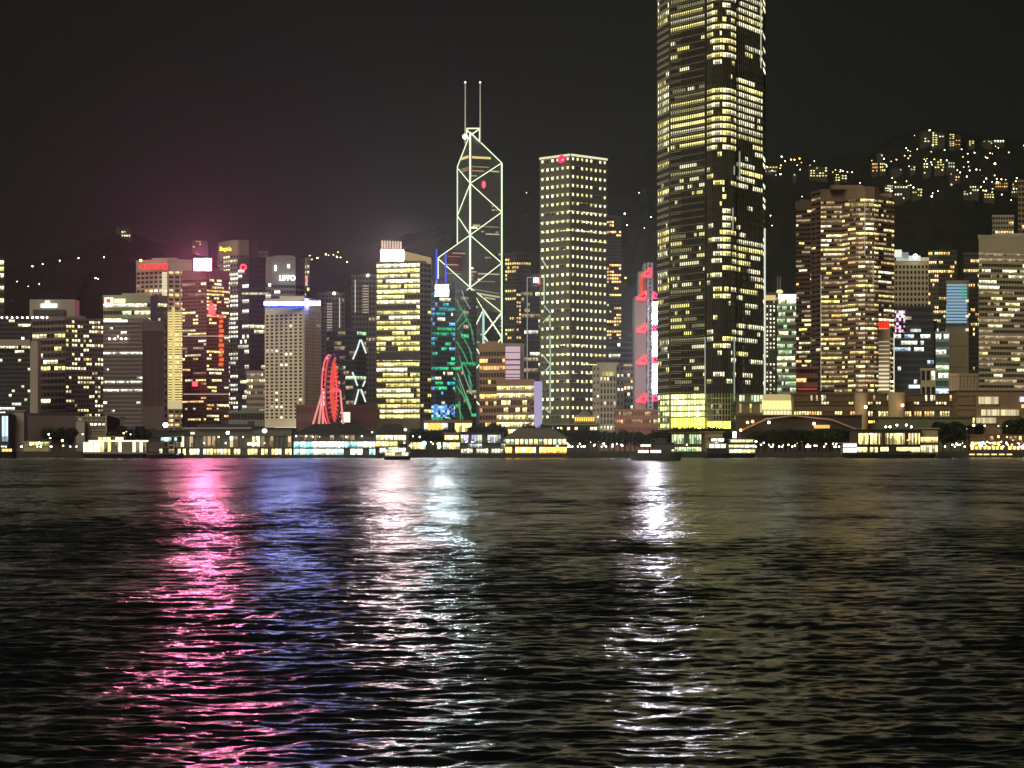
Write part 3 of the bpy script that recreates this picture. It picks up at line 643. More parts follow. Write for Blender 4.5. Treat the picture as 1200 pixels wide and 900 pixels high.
# ------------------------------------------------------------------ braced bank tower
def bank():
    Yc = 2100.0; mpp = Yc/F; M = Vector((X(551,Yc), Yc))
    cr = 40.3*mpp; th = math.radians(23.4)
    R = M + Vector((math.cos(th), math.sin(th)))*cr; Fp = M + Vector((math.sin(th), -math.cos(th)))*cr
    L = M - Vector((math.cos(th), math.sin(th)))*cr; B = M - Vector((math.sin(th), -math.cos(th)))*cr
    zz = lambda y: Z(y, Yc)
    T = Thing('braced_skyscraper', 'tall faceted glass tower outlined by white zigzag light tubes with twin masts', 'skyscraper', (M.x, M.y, G0))
    gm = glass(.10,.11,.10)
    for a, b, zm, ze in ((M,R,155,0),):
        pass
    def pr(P, Q, ym, ye):
        m = MB(); pts = [M, P, Q]
        # ccw order
        if (P-M).cross(Q-M) < 0: pts = [M, Q, P]
        m.prism([tuple(p) for p in pts], G0, 0, [zz(ym), zz(ye), zz(ye)]); T.add('glass_shaft', m, gm)
    pr(R, B, 155, 189); pr(B, L, 275.5, 303.5); pr(Fp, R, 337, 365.5); pr(L, Fp, 395, 424)
    tm = emit('bracing_light', (.84,1.0,.64), 1.5, False); tc_ = emit('bracing_light_cyan',(.55,.85,.85),.9,False); ty = emit('bracing_light_yellow',(1,.95,.35),.9,False)
    P = lambda v, y, o=0: Vector((v.x, v.y - o, zz(y)))
    r = .44
    segs = [(M,155,M,337,.85),(R,189,R,404,.7),(B,191,B,287,r),(L,303.5,L,430,r),(M,155,R,189,r),(M,157,B,191,r),
            (B,192,M,215,r),(M,215,B,249,r),(B,249,M,275.5,r),(R,189,M,215,r),(M,215,R,247,r),(R,247,M,275.5,r),(M,275.5,R,307,r),(R,307,M,337,r),
            (L,303.5,M,275.5,r),(L,304.5,M,337,r),(M,337,Fp,365.5,r),(M,337,R,365.5,r),(Fp,365.5,M,395,.65),(M,337,L,367,.5),(L,367,M,395,.5),
            (Fp,365.5,R,395,.8),(R,365.5,Fp,395,.8),(Fp,395,R,424,.8),(R,395,Fp,424,.8),(M,395,L,424,.6),(M,395,Fp,424,.6),(Fp,424,L,480,.6),(L,424,Fp,480,.6),(Fp,424,R,480,.6),(R,424,Fp,480,.6)]
    for a, ya, b, yb, rr in segs:
        q = MB(); q.tube(P(a,ya,.8), P(b,yb,.8), rr); T.add('bracing_tube', q, tm)
    q = MB(); q.tube(P(Fp,366,.8), P(Fp,480,.8), 1.1); T.add('bracing_tube', q, tc_)
    q = MB(); q.tube(P(R,404,.8), P(R,480,.8), 1.0); T.add('bracing_tube', q, ty)
    # masts and top frame
    mm = emit('mast_light',(1,1,.7),.42,False)
    for px in (545.2, 562.7):
        x = X(px,Yc); q = MB(); q.tube((x,Yc,zz(168)),(x,Yc,zz(97)),.75,.4); mo = T.add('mast', q, mm)
        q = MB(); q.ball((x,Yc,zz(96.5)),1.0); T.add('mast_light', q, emit('mast_lamp',(1,.95,.9),2,False), mo)
    q = MB(); q.ball((X(545,Yc),Yc-2,zz(160.5)),2.3); T.add('flood_light', q, emit('top_flood',(1,1,.8),14,False))
    for a in [(547,150.5,562,150.5),(547,150.5,547,157),(562,151,562,166),(562,151,552,158),(547,152,551,156),(551,155,562,166)]:
        q = MB(); q.tube(at(a[0],a[1],Yc),at(a[2],a[3],Yc),.6); T.add('roof_frame', q, tm)
    for (p0,p1,y0,y1,m_) in [(553,575,183,185.5,WY),(540,549,185,188,WY),(553,573,194.5,195.8,WD),(541,549,198,199.5,WD),(553,567,199.3,200.6,WO),(540,549,201,202.3,WO),(575,585,200,201.5,WP),
            (554,585,264.5,265.7,WD),(569,585,273.5,275,WP),(554,562,263,265,WP),(560,585,320,321.5,WP),(556,580,329,330,WD),(560,585,343,345,WP),(568,580,348,349.5,WP),(555,584,338.5,339.5,WD),(553,560,360,362,WW),(545,556,359,361,WP),(524,540,300,301,WD),(521,537,309.5,310.5,WP),(530,545,296,297,WP),(523,540,320,321,WD)]:
        def on(v0, v1, px):
            # point on plane v0-v1 seen at column px
            k = (px-600)/F; d = v1-v0; t = (k*v0.y - v0.x)/(d.x - k*d.y); return v0 + d*t
        a_, b_ = (M,R) if (p0+p1)/2 > 551 else ((B,M) if y0 < 260 else (L,M))
        if y0 > 337 and p0 > 551:
            a_, b_ = (Fp,R) if (p0+p1)/2 > 567 else (M,Fp)
        u, v = on(a_,b_,p0), on(a_,b_,p1); q = MB(); q.slab(u, v, Z(y1,u.y), Z(y0,u.y), .5, .05); q.uv=None; T.add('lit_floor', q, emit('lit_floor_'+m_.name,tuple({WY:(1,.8,.3),WD:(1,.8,.5),WO:(1,.5,.25),WP:(1,.9,.55),WW:(1,1,.9)}[m_]), {WY:.9,WD:.3,WO:.5,WP:.55,WW:.9}[m_],False))
    face_q = on(M,R,567)
    q = MB(); q.ball((face_q.x,face_q.y-1.5,Z(216.5,face_q.y)),1.7,3.4); T.add('aircraft_light', q, RED)
    q = MB(); a_,b_ = on(M,R,521+34), on(M,R,549+20)
    rg = random.Random(5); wl = []
    for a2,b2,y0,y1,nc,mt in ((M,R,205,335,9,WD),(Fp,R,372,470,6,WD),(M,Fp,350,470,4,WD)):
        bands = MB(); facade(wl, bands, a2, b2, zz(y1), zz(y0), int((y1-y0)/4.2), nc, lit=.09, span=.5, pier=.1, mats=[(WD,4),(WP,1)], pf=1, run=.5)
        T.add('floor_band', bands, glass(.09,.10,.09))
    place_windows(T, wl)
    # dim glowing red panel imitating a reflection on left shaft
    q = MB(); u, v = on(L,M,522), on(L,M,541); q.slab(u,v,zz(318),zz(294),.3,.05); T.add('red_glow_panel', q, emit('dim_red_panel',(.5,.05,.05),.09,False))
bank()

# orange-brown block + billboard, and low lit block with lilac wall
T = tower('office_tower', 'orange-brown mid-rise with arched floor ledges below the braced tower', [(562,1460),(592,1456)], 405,
      [dict(nf=14,nc=9,lit=.6,span=.4,pier=.12,mats=[(WO,4),(WY,1)],ytop=412,run=.4,merge=True)], wall(.34,.20,.10), glass(.06,.03,.02), depth=24)
T = tower('billboard_tower', 'slab with pale pink louvred screen wall beside the orange-brown mid-rise', [(592,1470),(614,1472)], 405,
      [dict(nf=2,nc=2,lit=0,span=.1,pier=.1,mats=WD)], wall(.3,.3,.28), wall(.3,.25,.25), depth=18)
for k,(y0,y1) in enumerate([(406,412.5),(413.5,420.5),(422.5,427),(428.5,432.5),(434,438),(439.2,441.8),(443,447)]):
    face_sign(T,592.3,609.5,y0,y1,1467,emit('pink_louvre',(.95,.66,.72),.68,False),'screen_louvre',.5)
for k in range(7):
    face_sign(T,594+k*2.1,595.3+k*2.1,426.8,428.2,1466,emit('louvre_gap',(.2,.1,.1),.1,False),'louvre',.4)
T = tower('office_block', 'low block of warm lit floors with a lit stair bay and lilac end wall', [(582,1400),(626,1396)], 447,
      [dict(nf=9,nc=16,lit=lambda y,u:(.97 if y<470 or y>484 else .12),span=.35,pier=.12,mats=[(WP,2),(WY,2)],ytop=452,run=.5,merge=False)], wall(.36,.2,.13), glass(.09,.04,.03), depth=20)
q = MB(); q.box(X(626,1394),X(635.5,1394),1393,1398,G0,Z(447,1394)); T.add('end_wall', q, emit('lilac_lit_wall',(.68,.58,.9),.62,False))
px_tubes(T,[(617,464,624,470),(624,470,617,476),(617,476,624,482),(624,482,617,488),(617,488,624,494),(624,494,617,499)],1393,.45,wall(.3,.2,.12),'stair_flight')

tower('residential_tower', 'residential tower with amber windows right behind the braced tower', [(592,2260),(605,2256),(622,2260)], 298,
      [dict(nf=50,nc=5,lit=.42,span=.4,pier=.3,mats=[(WO,2),(WY,2)]),dict(nf=50,nc=6,lit=.42,span=.4,pier=.3,mats=[(WO,2),(WY,1)])], wall(.07,.06,.05), cat='residential tower', depth=22)
T = tower('office_tower', 'dark narrow tower with lit left edge and glowing red and white roof sign', [(611,2150),(634,2150)], 323,
      [dict(nf=32,nc=7,lit=.28,span=.35,pier=.08,mats=[(WD,2),(WW,1)])], BLK, NAVY, depth=20)
face_sign(T,617.3,618.4,325,446,2147,emit('edge_light_dim',(.8,.85,.75),.35,False),'edge_light'); face_sign(T,618,628,324.6,325.6,2147,emit('edge_light_dim',(.8,.85,.75),.35,False),'edge_light')
face_sign(T,625.5,630.5,326,331,2146,emit('roof_sign_white',(1,.8,.8),12),'sign'); face_sign(T,630.7,635,325,333,2146,RED,'sign')

# dotted square tower
def dl(y,u): return .93 if 186<y<425 else .72
WDOT = window_light('ceiling_light_cluster',(1.0,.92,.50),2.2,cell=2.3,blind=.25)
T = tower('skyscraper', 'square tower dotted all over with small warm lights, red heart-like logo at its top', [(633,2080),(668.5,2052),(711,2086)], 181.5,
      [dict(nf=30,nc=6,lit=dl,span=.66,pier=.58,mats=[(WDOT,4),(WY,1)],ytop=184,ybot=497,run=.2,proud=.5), dict(nf=30,nc=8,lit=dl,span=.66,pier=.58,mats=[(WDOT,4),(WY,1)],ytop=184,ybot=497,run=.2,proud=.5)],
      wall(.15,.148,.10), glass(.05,.05,.035), depth=20, cat='skyscraper', parapet=.6)
wl = []; bd = MB()
for (a,b),nc in (((T.V2[0],T.V2[1]),12),((T.V2[1],T.V2[2]),15)):
    facade(wl, bd, a + Vector((0,-.5)), b + Vector((0,-.5)), G0+1, Z(186,2052)-3.6, 30, nc, lit=lambda y,u:(.75 if y<380 else .45 if y<480 else .2), span=.84, pier=.25, mats=[(WP,2),(WY,1),(WD,2)], proud=-.3, run=.5)
for q_ in wl: pass
place_windows(T, [(c,a,ww,hh*.8,m) for c,a,ww,hh,m in wl], name='upper_light')
q = MB(); nn = 30; zt, z0_ = Z(184,2052), Z(497,2052)
for k in range(nn+1):
    z = z0_ + (zt-z0_)*k/nn
    for a,b in ((T.V2[0],T.V2[1]),(T.V2[1],T.V2[2])): q.slab(a,b,z-.15,z+.35,.75,.0)
T.add('ledge', q, wall(.45,.45,.33))
for a,b,i in ((T.V2[0],T.V2[1],0),(T.V2[1],T.V2[2],1)):
    q = MB(); q.slab(a,b,T.z1-.9,T.z1+1.0,1.2,-.6); T.add('roof_edge_light', q, emit('roof_edge_glow',(1,.98,.6),.95,False))
q = MB(); c = at(659.5,187,2050); c.y = 2052+8
u = (T.V2[1]-T.V2[0]).normalized(); n_ = Vector((u.y,-u.x))
fp = T.V2[0]+(T.V2[1]-T.V2[0])*.74 + n_*1.3
for k in range(18):
    t0 = 2*math.pi*k/18; t1 = 2*math.pi*(k+1)/18
    P = lambda t: Vector((fp.x+u.x*math.cos(t)*3.6, fp.y+u.y*math.cos(t)*3.6, Z(187,2062)+math.sin(t)*2.9))
    q.tube(P(t0),P(t1),.9)
q.tube(Vector((fp.x-u.x*2,fp.y-u.y*2,Z(187,2062)-1)),Vector((fp.x+u.x*2,fp.y+u.y*2,Z(187,2062)+1.2)),.9)
T.add('logo', q, emit('magenta_neon',(1.0,.02,.12),2.0))
px_tubes(T,[(636,305,640,312),(637.5,322,637.5,356),(637.5,358,645,367),(645,369,636,378),(644.5,370,644.5,384),(644.8,393,644.8,484),(635.5,415,644.5,427),(644.5,428,635.5,440),(636,476,644.5,484)],2049,.6,emit('pale_green_reflection',(.75,1,.7),.6,False))  # reflections of the braced tower, painted in as glowing lines

T = tower('residential_tower', 'residential tower with scattered amber windows right behind the dotted square tower', [(708,2300),(728,2300)], 255,
      [dict(nf=70,nc=7,lit=.36,span=.4,pier=.25,mats=[(WO,2),(WY,1)])], wall(.06,.05,.05), cat='residential tower', depth=22)
tower('office_tower', 'grey mid-rise with a few white windows left of the steel-masted bank', [(710,2200),(727,2196),(744,2200)], 402,
      [dict(nf=20,nc=5,lit=.12,span=.4,pier=.1,mats=[(WP,1),(WW,1)]),dict(nf=20,nc=5,lit=.15,span=.4,pier=.1,mats=[(WP,1),(WO,1)])], wall(.17,.17,.17), NAVY, depth=22)
# stone tower
T = tower('stone_tower', 'floodlit stone tower with stepped top and tall window slots', [(695,1960),(703,1950),(722,1950),(731,1960)], 430,
      [dict(nf=12,nc=2,lit=.15,span=.6,pier=.5,mats=WP,dark=DARK),dict(nf=12,nc=5,lit=.25,span=.35,pier=.5,mats=WP,ytop=442,dark=DARK),dict(nf=12,nc=2,lit=.1,span=.6,pier=.5,mats=WP,dark=DARK)],
      wall(.50,.42,.31), wall(.4,.34,.25), depth=18, cat='stone tower')
face_sign(T,706,719,436,440.5,1947,WY,'window',.4)
q = MB(); q.box(X(700,1955),X(725,1955),1953,1965,T.z1,T.z1+4); T.add('stepped_top', q, wall(.5,.42,.31))
tower('office_block', 'tan block with rows of small lit windows between the stone tower and the steel-masted bank', [(731,2000),(746,2000)], 430,
      [dict(nf=13,nc=4,lit=.35,span=.5,pier=.4,mats=[(WO,1),(WP,1)])], wall(.3,.22,.16), depth=18)
tower('hotel_block', 'long low reddish hotel block left of the tallest tower base', [(720,1560),(776,1556)], 482,
      [dict(nf=5,nc=22,lit=.45,span=.5,pier=.3,mats=[(WD,3),(WO,1)],run=.4)], wall(.42,.18,.12), wall(.25,.1,.07), depth=18)
# dome
T = Thing('domed_hall', 'stone hall with small dome lit golden from below, before the dotted tower', 'domed hall', (X(685,1900),1900,G0))
q = MB(); q.box(X(661,1900),X(700,1900),1895,1925,G0,Z(497,1900)); T.add('wall', q, wall(.4,.3,.16))
q = MB(); q.lathe((X(685,1905),1905,Z(497,1900)),[(7.5,0),(7.5,3),(6.8,6),(5,9),(2.5,10.8),(1.2,11.5),(1.2,13.5),(1.6,14.5),(.8,16),(.1,17)],16); T.add('dome', q, wall(.22,.18,.12))
for k in range(9): face_sign(T,673.6+k*2.6,675.3+k*2.6,489,493.5,1893,emit('golden_arch_light',(1,.68,.1),1.6,False),'arch_window',.5)
q = MB(); q.box(X(672,1900),X(698,1900),1894,1897,Z(495.5,1900),Z(494,1900)); q.box(X(672,1900),X(698,1900),1894,1897,Z(488.6,1900),Z(487.6,1900)); T.add('cornice', q, wall(.4,.3,.16))

# steel-masted bank
def masted():
    Y0 = 1700.0
    T = Thing('masted_bank_tower', 'grey bank tower hung from lattice masts with red chevron trusses and tall white screen', 'bank tower', (X(760,Y0),Y0,G0))
    q = MB(); q.box(X(744,Y0),X(757,Y0),Y0,Y0+30,G0,Z(347,Y0)); q.box(X(749,Y0),X(757.5,Y0),Y0+2,Y0+26,Z(347,Y0),Z(318,Y0)); q.box(X(755,Y0),X(757.5,Y0),Y0+2,Y0+26,Z(318,Y0),Z(308,Y0)); T.add('wall', q, wall(.46,.37,.40))
    q = MB(); q.box(X(757,Y0),X(776,Y0),Y0+3,Y0+28,G0,Z(312,Y0)); T.add('curtain_wall', q, glass(.06,.06,.08))
    pm = wall(.5,.5,.56)
    for px in (759.5,764.3):
        q = MB(); q.tube((X(px,Y0),Y0-1,G0),(X(px,Y0),Y0-1,Z(308,Y0)),.8); T.add('mast', q, pm)
    q = MB(); y = 482
    while y > 310:
        q.tube(at(759.5,y,Y0-1),at(764.3,y-5,Y0-1),.45); q.tube(at(764.3,y,Y0-1),at(759.5,y-5,Y0-1),.45); y -= 5
    T.add('mast_lattice', q, emit('lattice_light',(.55,.55,.75),.28,False))
    for ya, yb in ((354,380.5),(389,417.5),(427,461)): face_sign(T,764.6,774.5,ya,yb,Y0-2,emit('tall_white_screen',(.86,.86,1.0),110.0),'screen',1.2)
    for px0, px1, y in ((746,757,388),(746,757,425),(746,757,470),(752,763,323),(746,757,350)):
        for a in ((px0,y,px1,y-9),(px0,y,px1,y),(px0,y,px1,y+1.5),(px1,y-9,px1,y)):
            q = MB(); q.tube(at(a[0],a[1],Y0-3),at(a[2],a[3],Y0-3),.8); T.add('chevron_truss', q, emit('truss_red',(1,.06,.09),2.0,False))
    for y in (350,388,425,470):
        for a in ((766,y-8,774,y-1),(766,y-1,774,y-1),(766,y-8,766,y)):
            q = MB(); q.tube(at(a[0],a[1],Y0-4.5),at(a[2],a[3],Y0-4.5),.7); T.add('chevron_truss', q, emit('truss_crimson',(1,.05,.2),2.0,False))
    q = MB(); q.box(X(749.8,Y0),X(753.5,Y0),Y0-2,Y0+1,Z(347,Y0),Z(324,Y0)); T.add('red_bay', q, emit('bay_red',(1,.13,.06),.7,False))
    for k in range(9):
        face_sign(T,757.8,758.8,352+k*14,358+k*14,Y0+1,emit('shaft_lamp',(.9,.8,.9),.5,False),'shaft_light',.5)
masted()

# ------------------------------------------------------------------ tallest tower
def tallest():
    y0 = 1310
    def lp(y,u):
        if y < 26: return .72
        if y < 34: return .99
        if y < 44: return .03
        if y < 72: return .42
        if y < 103: return .07
        if y < 178: return .93
        if y < 203: return .3
        if y < 218: return .5
        if y < 232: return .4
        if y < 264: return .12
        if y < 300: return .66
        if y < 345: return .5
        if y < 382: return .22
        if y < 389: return .85
        if y < 398: return .35
        if y < 406: return .9
        if y < 452: return .25
        if y < 462: return .05
        return 0
    def lpL(y,u): return min(.9, lp(y,u)*.8+.1)
    def lpR(y,u): return lp(y,u)*.92
    def lpC(y,u):
        if 40<y<74: return .85
        return lp(y,u)
    pts = [(771.5,1372),(785,1350),(786.5,1346.5),(826.5,1320.5),(829,1318),(836,1311),(846,1308),(856,1311),(862,1318),(864.5,1322),(893,1352),(896.5,1375)]
    V2 = [Vector((X(a,b),b)) for a,b in pts]
    z1 = 318.0; nf = 82; fh = (z1-G0)/nf
    T = Thing('skyscraper', 'tallest skyscraper, cut off at the top, with yellow lit floors and bright glazed base', 'skyscraper', (X(832,y0), y0, G0))
    core = [Vector((X(771.5,1372),1372)),Vector((X(785,1350),1350)),Vector((X(826.5,1323),1323)),Vector((X(829,1320),1320)),Vector((X(836,1311.5),1311.5)),Vector((X(846,1308.5),1308.5)),Vector((X(856,1311.5),1311.5)),
            Vector((X(862,1320),1320)),Vector((X(864.5,1323),1323)),Vector((X(893,1352),1352)),Vector((X(896.5,1375),1375)),Vector((X(885,1415),1415)),Vector((X(780,1415),1415))]
    q = MB(); q.prism([tuple(v) for v in core], G0, z1); T.add('curtain_wall', q, glass(.045,.042,.032))
    q = MB(); q.prism([tuple((v-Vector((X(832,1350),1350)))*.86+Vector((X(832,1350),1350))) for v in core], z1, z1+30)
    for v in core:
        c = Vector((X(832,1350),1350)); p = (v-c)*.93+c; q.tube((p.x,p.y,z1),(c.x+(p.x-c.x)*.88,c.y+(p.y-c.y)*.88,z1+62),1.2,.5)
    T.add('crown', q, GREY)
    zpod = Z(461.5,1325); nfu = 67; wl = []
    fm = wall(.10,.09,.06); sil = wall(.62,.62,.46)
    bands = MB(); bl = MB()
    z0u = zpod; 
    facade(wl, bl, V2[0], V2[1], z0u, z1, nfu, 6, lit=lpL, span=.22, pier=.05, mats=[(WY,2),(WP,3)], merge=True, run=.75)
    facade(wl, bands, V2[2], V2[3], z0u, z1, nfu, 16, lit=lp, span=.48, pier=.03, mats=[(WY,4),(WP,3),(WF,2)], merge=True, run=.6, proud=.3)
    for k in (4,5,6,7): facade(wl, bands, V2[k], V2[k+1], z0u, z1, nfu, 4, lit=lpC, span=.36, pier=.03, mats=[(WY,3),(WP,3)], merge=True, run=.75, proud=.3)
    facade(wl, bands, V2[9], V2[10], z0u, z1, nfu, 10, lit=lpR, span=.36, pier=.03, mats=[(WY,2),(WP,3)], merge=True, run=.7, proud=.3)
    facade(wl, bands, V2[10], V2[11], z0u, z1, nfu, 1, lit=.3, span=.36, pier=.03, mats=[(WP,3)], proud=.3)
    T.add('floor_band', bands, wall(.03,.026,.02)); T.add('corner_floor_band', bl, wall(.05,.05,.035))
    # silver fins: two ledges per floor on the left return and a fine fin grid fading in beside it
    q = MB(); fhu = (z1-z0u)/nfu
    for i in range(nfu):
        z = z0u+i*fhu
        for o_ in (.05, 1.0): q.slab(V2[0],V2[1],z+o_,z+o_+.36,.85,0)
        for o_ in (.1,1.2): q.slab(V2[2],V2[2]+(V2[3]-V2[2])*.30,z+o_,z+o_+.2,.6,0)
        q.slab(V2[2]+(V2[3]-V2[2])*.30,V2[3],z+1.0,z+1.14,.55,0)
    T.add('sun_fin', q, sil)
    q = MB()
    for (a,b,n_) in ((V2[2],V2[3],18),(V2[0],V2[1],7),(V2[9],V2[10],12)):
        for j in range(n_+1):
            c = a+(b-a)*(j/n_); d = (b-a).normalized()*.07; q.slab(c-d,c+d,z0u,z1,.7,0)
    for k in (4,5,6,7):
        for j in range(4):
            c = V2[k]+(V2[k+1]-V2[k])*(j/4); d = (V2[k+1]-V2[k]).normalized()*.06; q.slab(c-d,c+d,z0u,z1,.55,0)
    T.add('mullion', q, fm)
    # bright podium
    POD = window_light('podium_glow',(.90,.95,.36),2.6,cell=2.2,blind=.1); PODY = window_light('lobby_glow',(1.0,.84,.06),5.0,cell=2.2,blind=.05)
    pw = []; pb = MB()
    zb1, zb2 = Z(503,1325), Z(489.5,1325)
    facade(pw, pb, V2[2], V2[3], zb2, zpod, 4, 12, lit=1.0, span=.18, pier=.16, mats=POD, merge=False, pf=1, run=0)
    facade(pw, pb, V2[2], V2[3], zb1, zb2, 1, 12, lit=1.0, span=.05, pier=.14, mats=PODY, merge=False, pf=1, run=0)
    facade(pw, pb, V2[0], V2[1], zb1, zpod, 6, 5, lit=.9, span=.3, pier=.3, mats=[(POD,3),(WG,1)], merge=False, pf=1, run=0)
    for k in (4,5,6): facade(pw, pb, V2[k], V2[k+1], zb1, Z(494,1315), 1, 3, lit=1.0, span=.05, pier=.14, mats=PODY, merge=False, pf=1, run=0)
    for k in (4,5,6,7): facade(pw, pb, V2[k], V2[k+1], Z(494,1315), zpod, 5, 3, lit=.12, span=.2, pier=.2, mats=[(WD,3),(WP,1)], merge=False, pf=1, run=0)
    facade(pw, pb, V2[9], V2[10], Z(470,1325), zpod, 1, 8, lit=.9, span=.1, pier=.2, mats=WG, merge=False, pf=1, run=0)
    T.add('podium_grid', pb, wall(.5,.5,.25))
    place_windows(T, pw, name='podium_window', cap=100)
    place_windows(T, wl, cap=100)
    # vertical reflections of light, painted as glowing strips in the grooves
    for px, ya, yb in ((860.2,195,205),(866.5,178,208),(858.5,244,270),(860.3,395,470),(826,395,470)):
        q = MB(); q.box(X(px-.5,1312),X(px+.5,1312),1309,1312,Z(yb,1312),Z(ya,1312)); T.add('groove_reflection', q, emit('groove_glow',(.8,.9,.7),.4,False))
    q = MB(); q.box(X(895.2,1340),X(896.8,1340),1338,1340,Z(462,1340),Z(268,1340)); T.add('edge_light', q, emit('edge_white',(.95,1,.85),.85,False))
    q = MB(); q.box(X(891,1340),X(892,1340),1338,1340,Z(80,1340),Z(0,1340)); T.add('edge_light', q, emit('edge_white_dim',(.95,1,.75),.5,False))
tallest()

# ------------------------------------------------------------------ right-hand side
T = tower('office_tower', 'thin dark tower with columns of dotted lights right of the tallest tower', [(897,1700),(909,1700)], 345,
      [dict(nf=36,nc=3,lit=.7,span=.5,pier=.6,mats=WP,ytop=353,pf=1,run=.2)], wall(.09,.085,.06), depth=16)
face_sign(T,897,909,346,352,1698,emit('amber_roof_band',(1,.75,.3),.8),'roof_light_band')
T = tower('office_tower', 'pale green-lit block with glowing roof sign, left of the brown striped towers', [(910.5,1640),(933.5,1640)], 351,
      [dict(nf=24,nc=12,lit=.66,span=.4,pier=.12,mats=[(WG,3),(WP,2)],pf=1,run=.5,merge=True)], wall(.45,.52,.38), glass(.06,.08,.06), depth=18)
face_sign(T,912.5,933,345,350.5,1637,emit('blue_white_sign',(.75,.88,1),4.5),'sign'); 
for px in (911.3,914.3):
    q = MB(); q.tube(at(px,351,1645),at(px,324,1645),.35); T.add('mast', q, GREY)
q = MB(); q.ball((X(914,1640),1642,Z(341.5,1640)),2.6,1.6); T.add('roof_lantern', q, emit('lantern_yellow',(1,.85,.45),1.1,False))

BRN = wall(.36,.23,.14); BG = glass(.035,.022,.016)
def strp(p): return dict(nf=53,lit=min(.8,p*1.7),span=.5,pier=.08,mats=[(WP,2),(WY,2),(WO,1),(WD,6)],run=.5,merge=True,pf=1)
T = tower('office_tower', 'brown striped slab forming the left wing of the twin-lobed towers', [(933,1500),(956,1494)], 238,
      [dict(strp(.2),nc=7,ytop=246)], BRN, BG, depth=22, group='brown striped towers')
pts = [(951,1492),(962,1478),(987,1476),(994,1468),(1003,1462),(1014,1460),(1024,1463),(1029,1468)]
T = tower('office_tower', 'brown striped tower with rounded bay and amber-lit top floor, centre of its cluster', pts, 221,
      [dict(strp(.25),nc=2,lit=.05),dict(strp(.4),nc=8,ytop=233),dict(strp(.3),nc=2,ytop=233)]+[dict(strp(.42),nc=4,ytop=233)]*4+[dict(strp(.2),nc=2,ytop=233)], BRN, BG, depth=24, group='brown striped towers')
for k in range(5): face_sign(T,990+k*7,995.5+k*7,238,241.5,1458,WO if k%2 else WY,'restaurant_window',.5)
for px,ya,yb in ((1013.5,236,300),(1023.3,310,342),(962,322,458)): face_sign(T,px-.45,px+.45,ya,yb,1457 if px>1000 else 1475,emit('pale_edge_line',(1,.95,.75),.38,False),'edge_light',.4)
T = tower('office_tower', 'brown striped right wing with a red sign near its foot', [(1029,1490),(1047.5,1504)], 231,
      [dict(strp(.38),nc=6,ytop=234)], BRN, BG, depth=22, group='brown striped towers')
face_sign(T,1028.5,1042,377,384.5,1484,emit('red_sign_board',(1,.02,.01),1.6),'sign')
q = MB(); q.box(X(1029,1486),X(1042.5,1486),1484,1492,G0,Z(386,1486)); T.add('lower_bay', q, wall(.5,.36,.22))
for k in range(13):
    y = 400+k*4.6; face_sign(T,1029.3,1042,y,y+(1.2 if k<6 else 2.2),1483,emit('bay_strip',(1,.9,.6),.5+.05*k,False),'lit_strip',.4)
face_sign(T,1047,1048.2,390,462,1482,emit('bay_edge',(1,.97,.75),.75,False),'edge_light',.4)
T = tower('office_block', 'low red-washed striped annex at the foot of the left brown wing', [(933,1440),(958,1440)], 432,
      [dict(nf=9,nc=6,lit=.15,span=.55,pier=.05,mats=WO,merge=True)], wall(.42,.16,.12), BG, depth=16)
face_sign(T,935,957,455,457,1438,emit('red_strip',(1,.12,.12),.45,False),'sign_strip')

T = tower('hotel_tower', 'tan gridded block with floodlit white rooftop plant, right of the striped towers', [(1048,1700),(1088,1700)], 307,
      [dict(nf=34,nc=9,lit=.05,span=.42,pier=.42,mats=WP,ytop=311,dark=DARK,proud=.7)], wall(.55,.46,.28), wall(.5,.42,.26), depth=24, parapet=.8, cat='hotel')
for a in ((1048,1056,293,301.5,1.0,(1,.95,.8)),(1057,1064,296,303,.3,(.8,1,.9)),(1064,1078,300,306,.9,(.9,1,.85)),(1079,1088,302,306,.5,(1,.9,.6)),(1050,1064,301.5,306,.55,(.85,1,.85))):
    face_sign(T,a[0],a[1],a[2],a[3],1702,emit('plant_flood',a[5],a[4],False),'plant_room',3)
q = MB(); q.ball((X(1072.5,1698),1697,Z(300.5,1698)),1.8); T.add('flood_light', q, emit('flood_white',(1,1,.9),12,False))
T = tower('office_block', 'dark block with a pink and white LED wall on its left edge', [(1048,1500),(1094,1500)], 361,
      [dict(nf=22,nc=12,lit=.17,span=.4,pier=.06,mats=[(WW,2),(WC,1)],run=.6,merge=True)], wall(.07,.07,.07), glass(.05,.055,.07), depth=18)
LP_ = led('led_pink',[(1,.3,.6),(1,.7,.9),(1,.9,.9)],1.4,thr=.2); LW_ = led('led_white',[(.9,.8,1),(1,.4,.7),(1,1,1)],1.5,thr=.3)
for k in range(6): face_sign(T,1048.5+(k%2)*.5,1060.5,364+k*4.4,367.6+k*4.4,1497,LP_ if k%2==0 else LW_,'led_panel',.5)
for a,mt in (((1061,1068,371,374.5),WP),((1067,1079,385.5,389),WW),((1065,1078,451,455),emit('white_box_sign',(.85,1,1),1.4))): face_sign(T,*a,1497,mt,'lit_sign',.4)
tower('residential_tower', 'residential tower with clustered amber windows beyond the pink LED wall', [(1088,2000),(1100,1996),(1121,2000)], 295,
      [dict(nf=44,nc=5,lit=.4,span=.4,pier=.3,mats=[(WO,2),(WP,2),(WY,1)]),dict(nf=44,nc=8,lit=.3,span=.4,pier=.3,mats=[(WO,2),(WY,2)])], wall(.10,.08,.06), cat='residential tower', depth=20)
tower('residential_tower', 'residential tower with warm windows just left of the wide concrete block', [(1129,2050),(1148,2050)], 298,
      [dict(nf=40,nc=7,lit=.35,span=.4,pier=.3,mats=[(WO,2),(WY,1)])], wall(.08,.07,.06), cat='residential tower', depth=20)
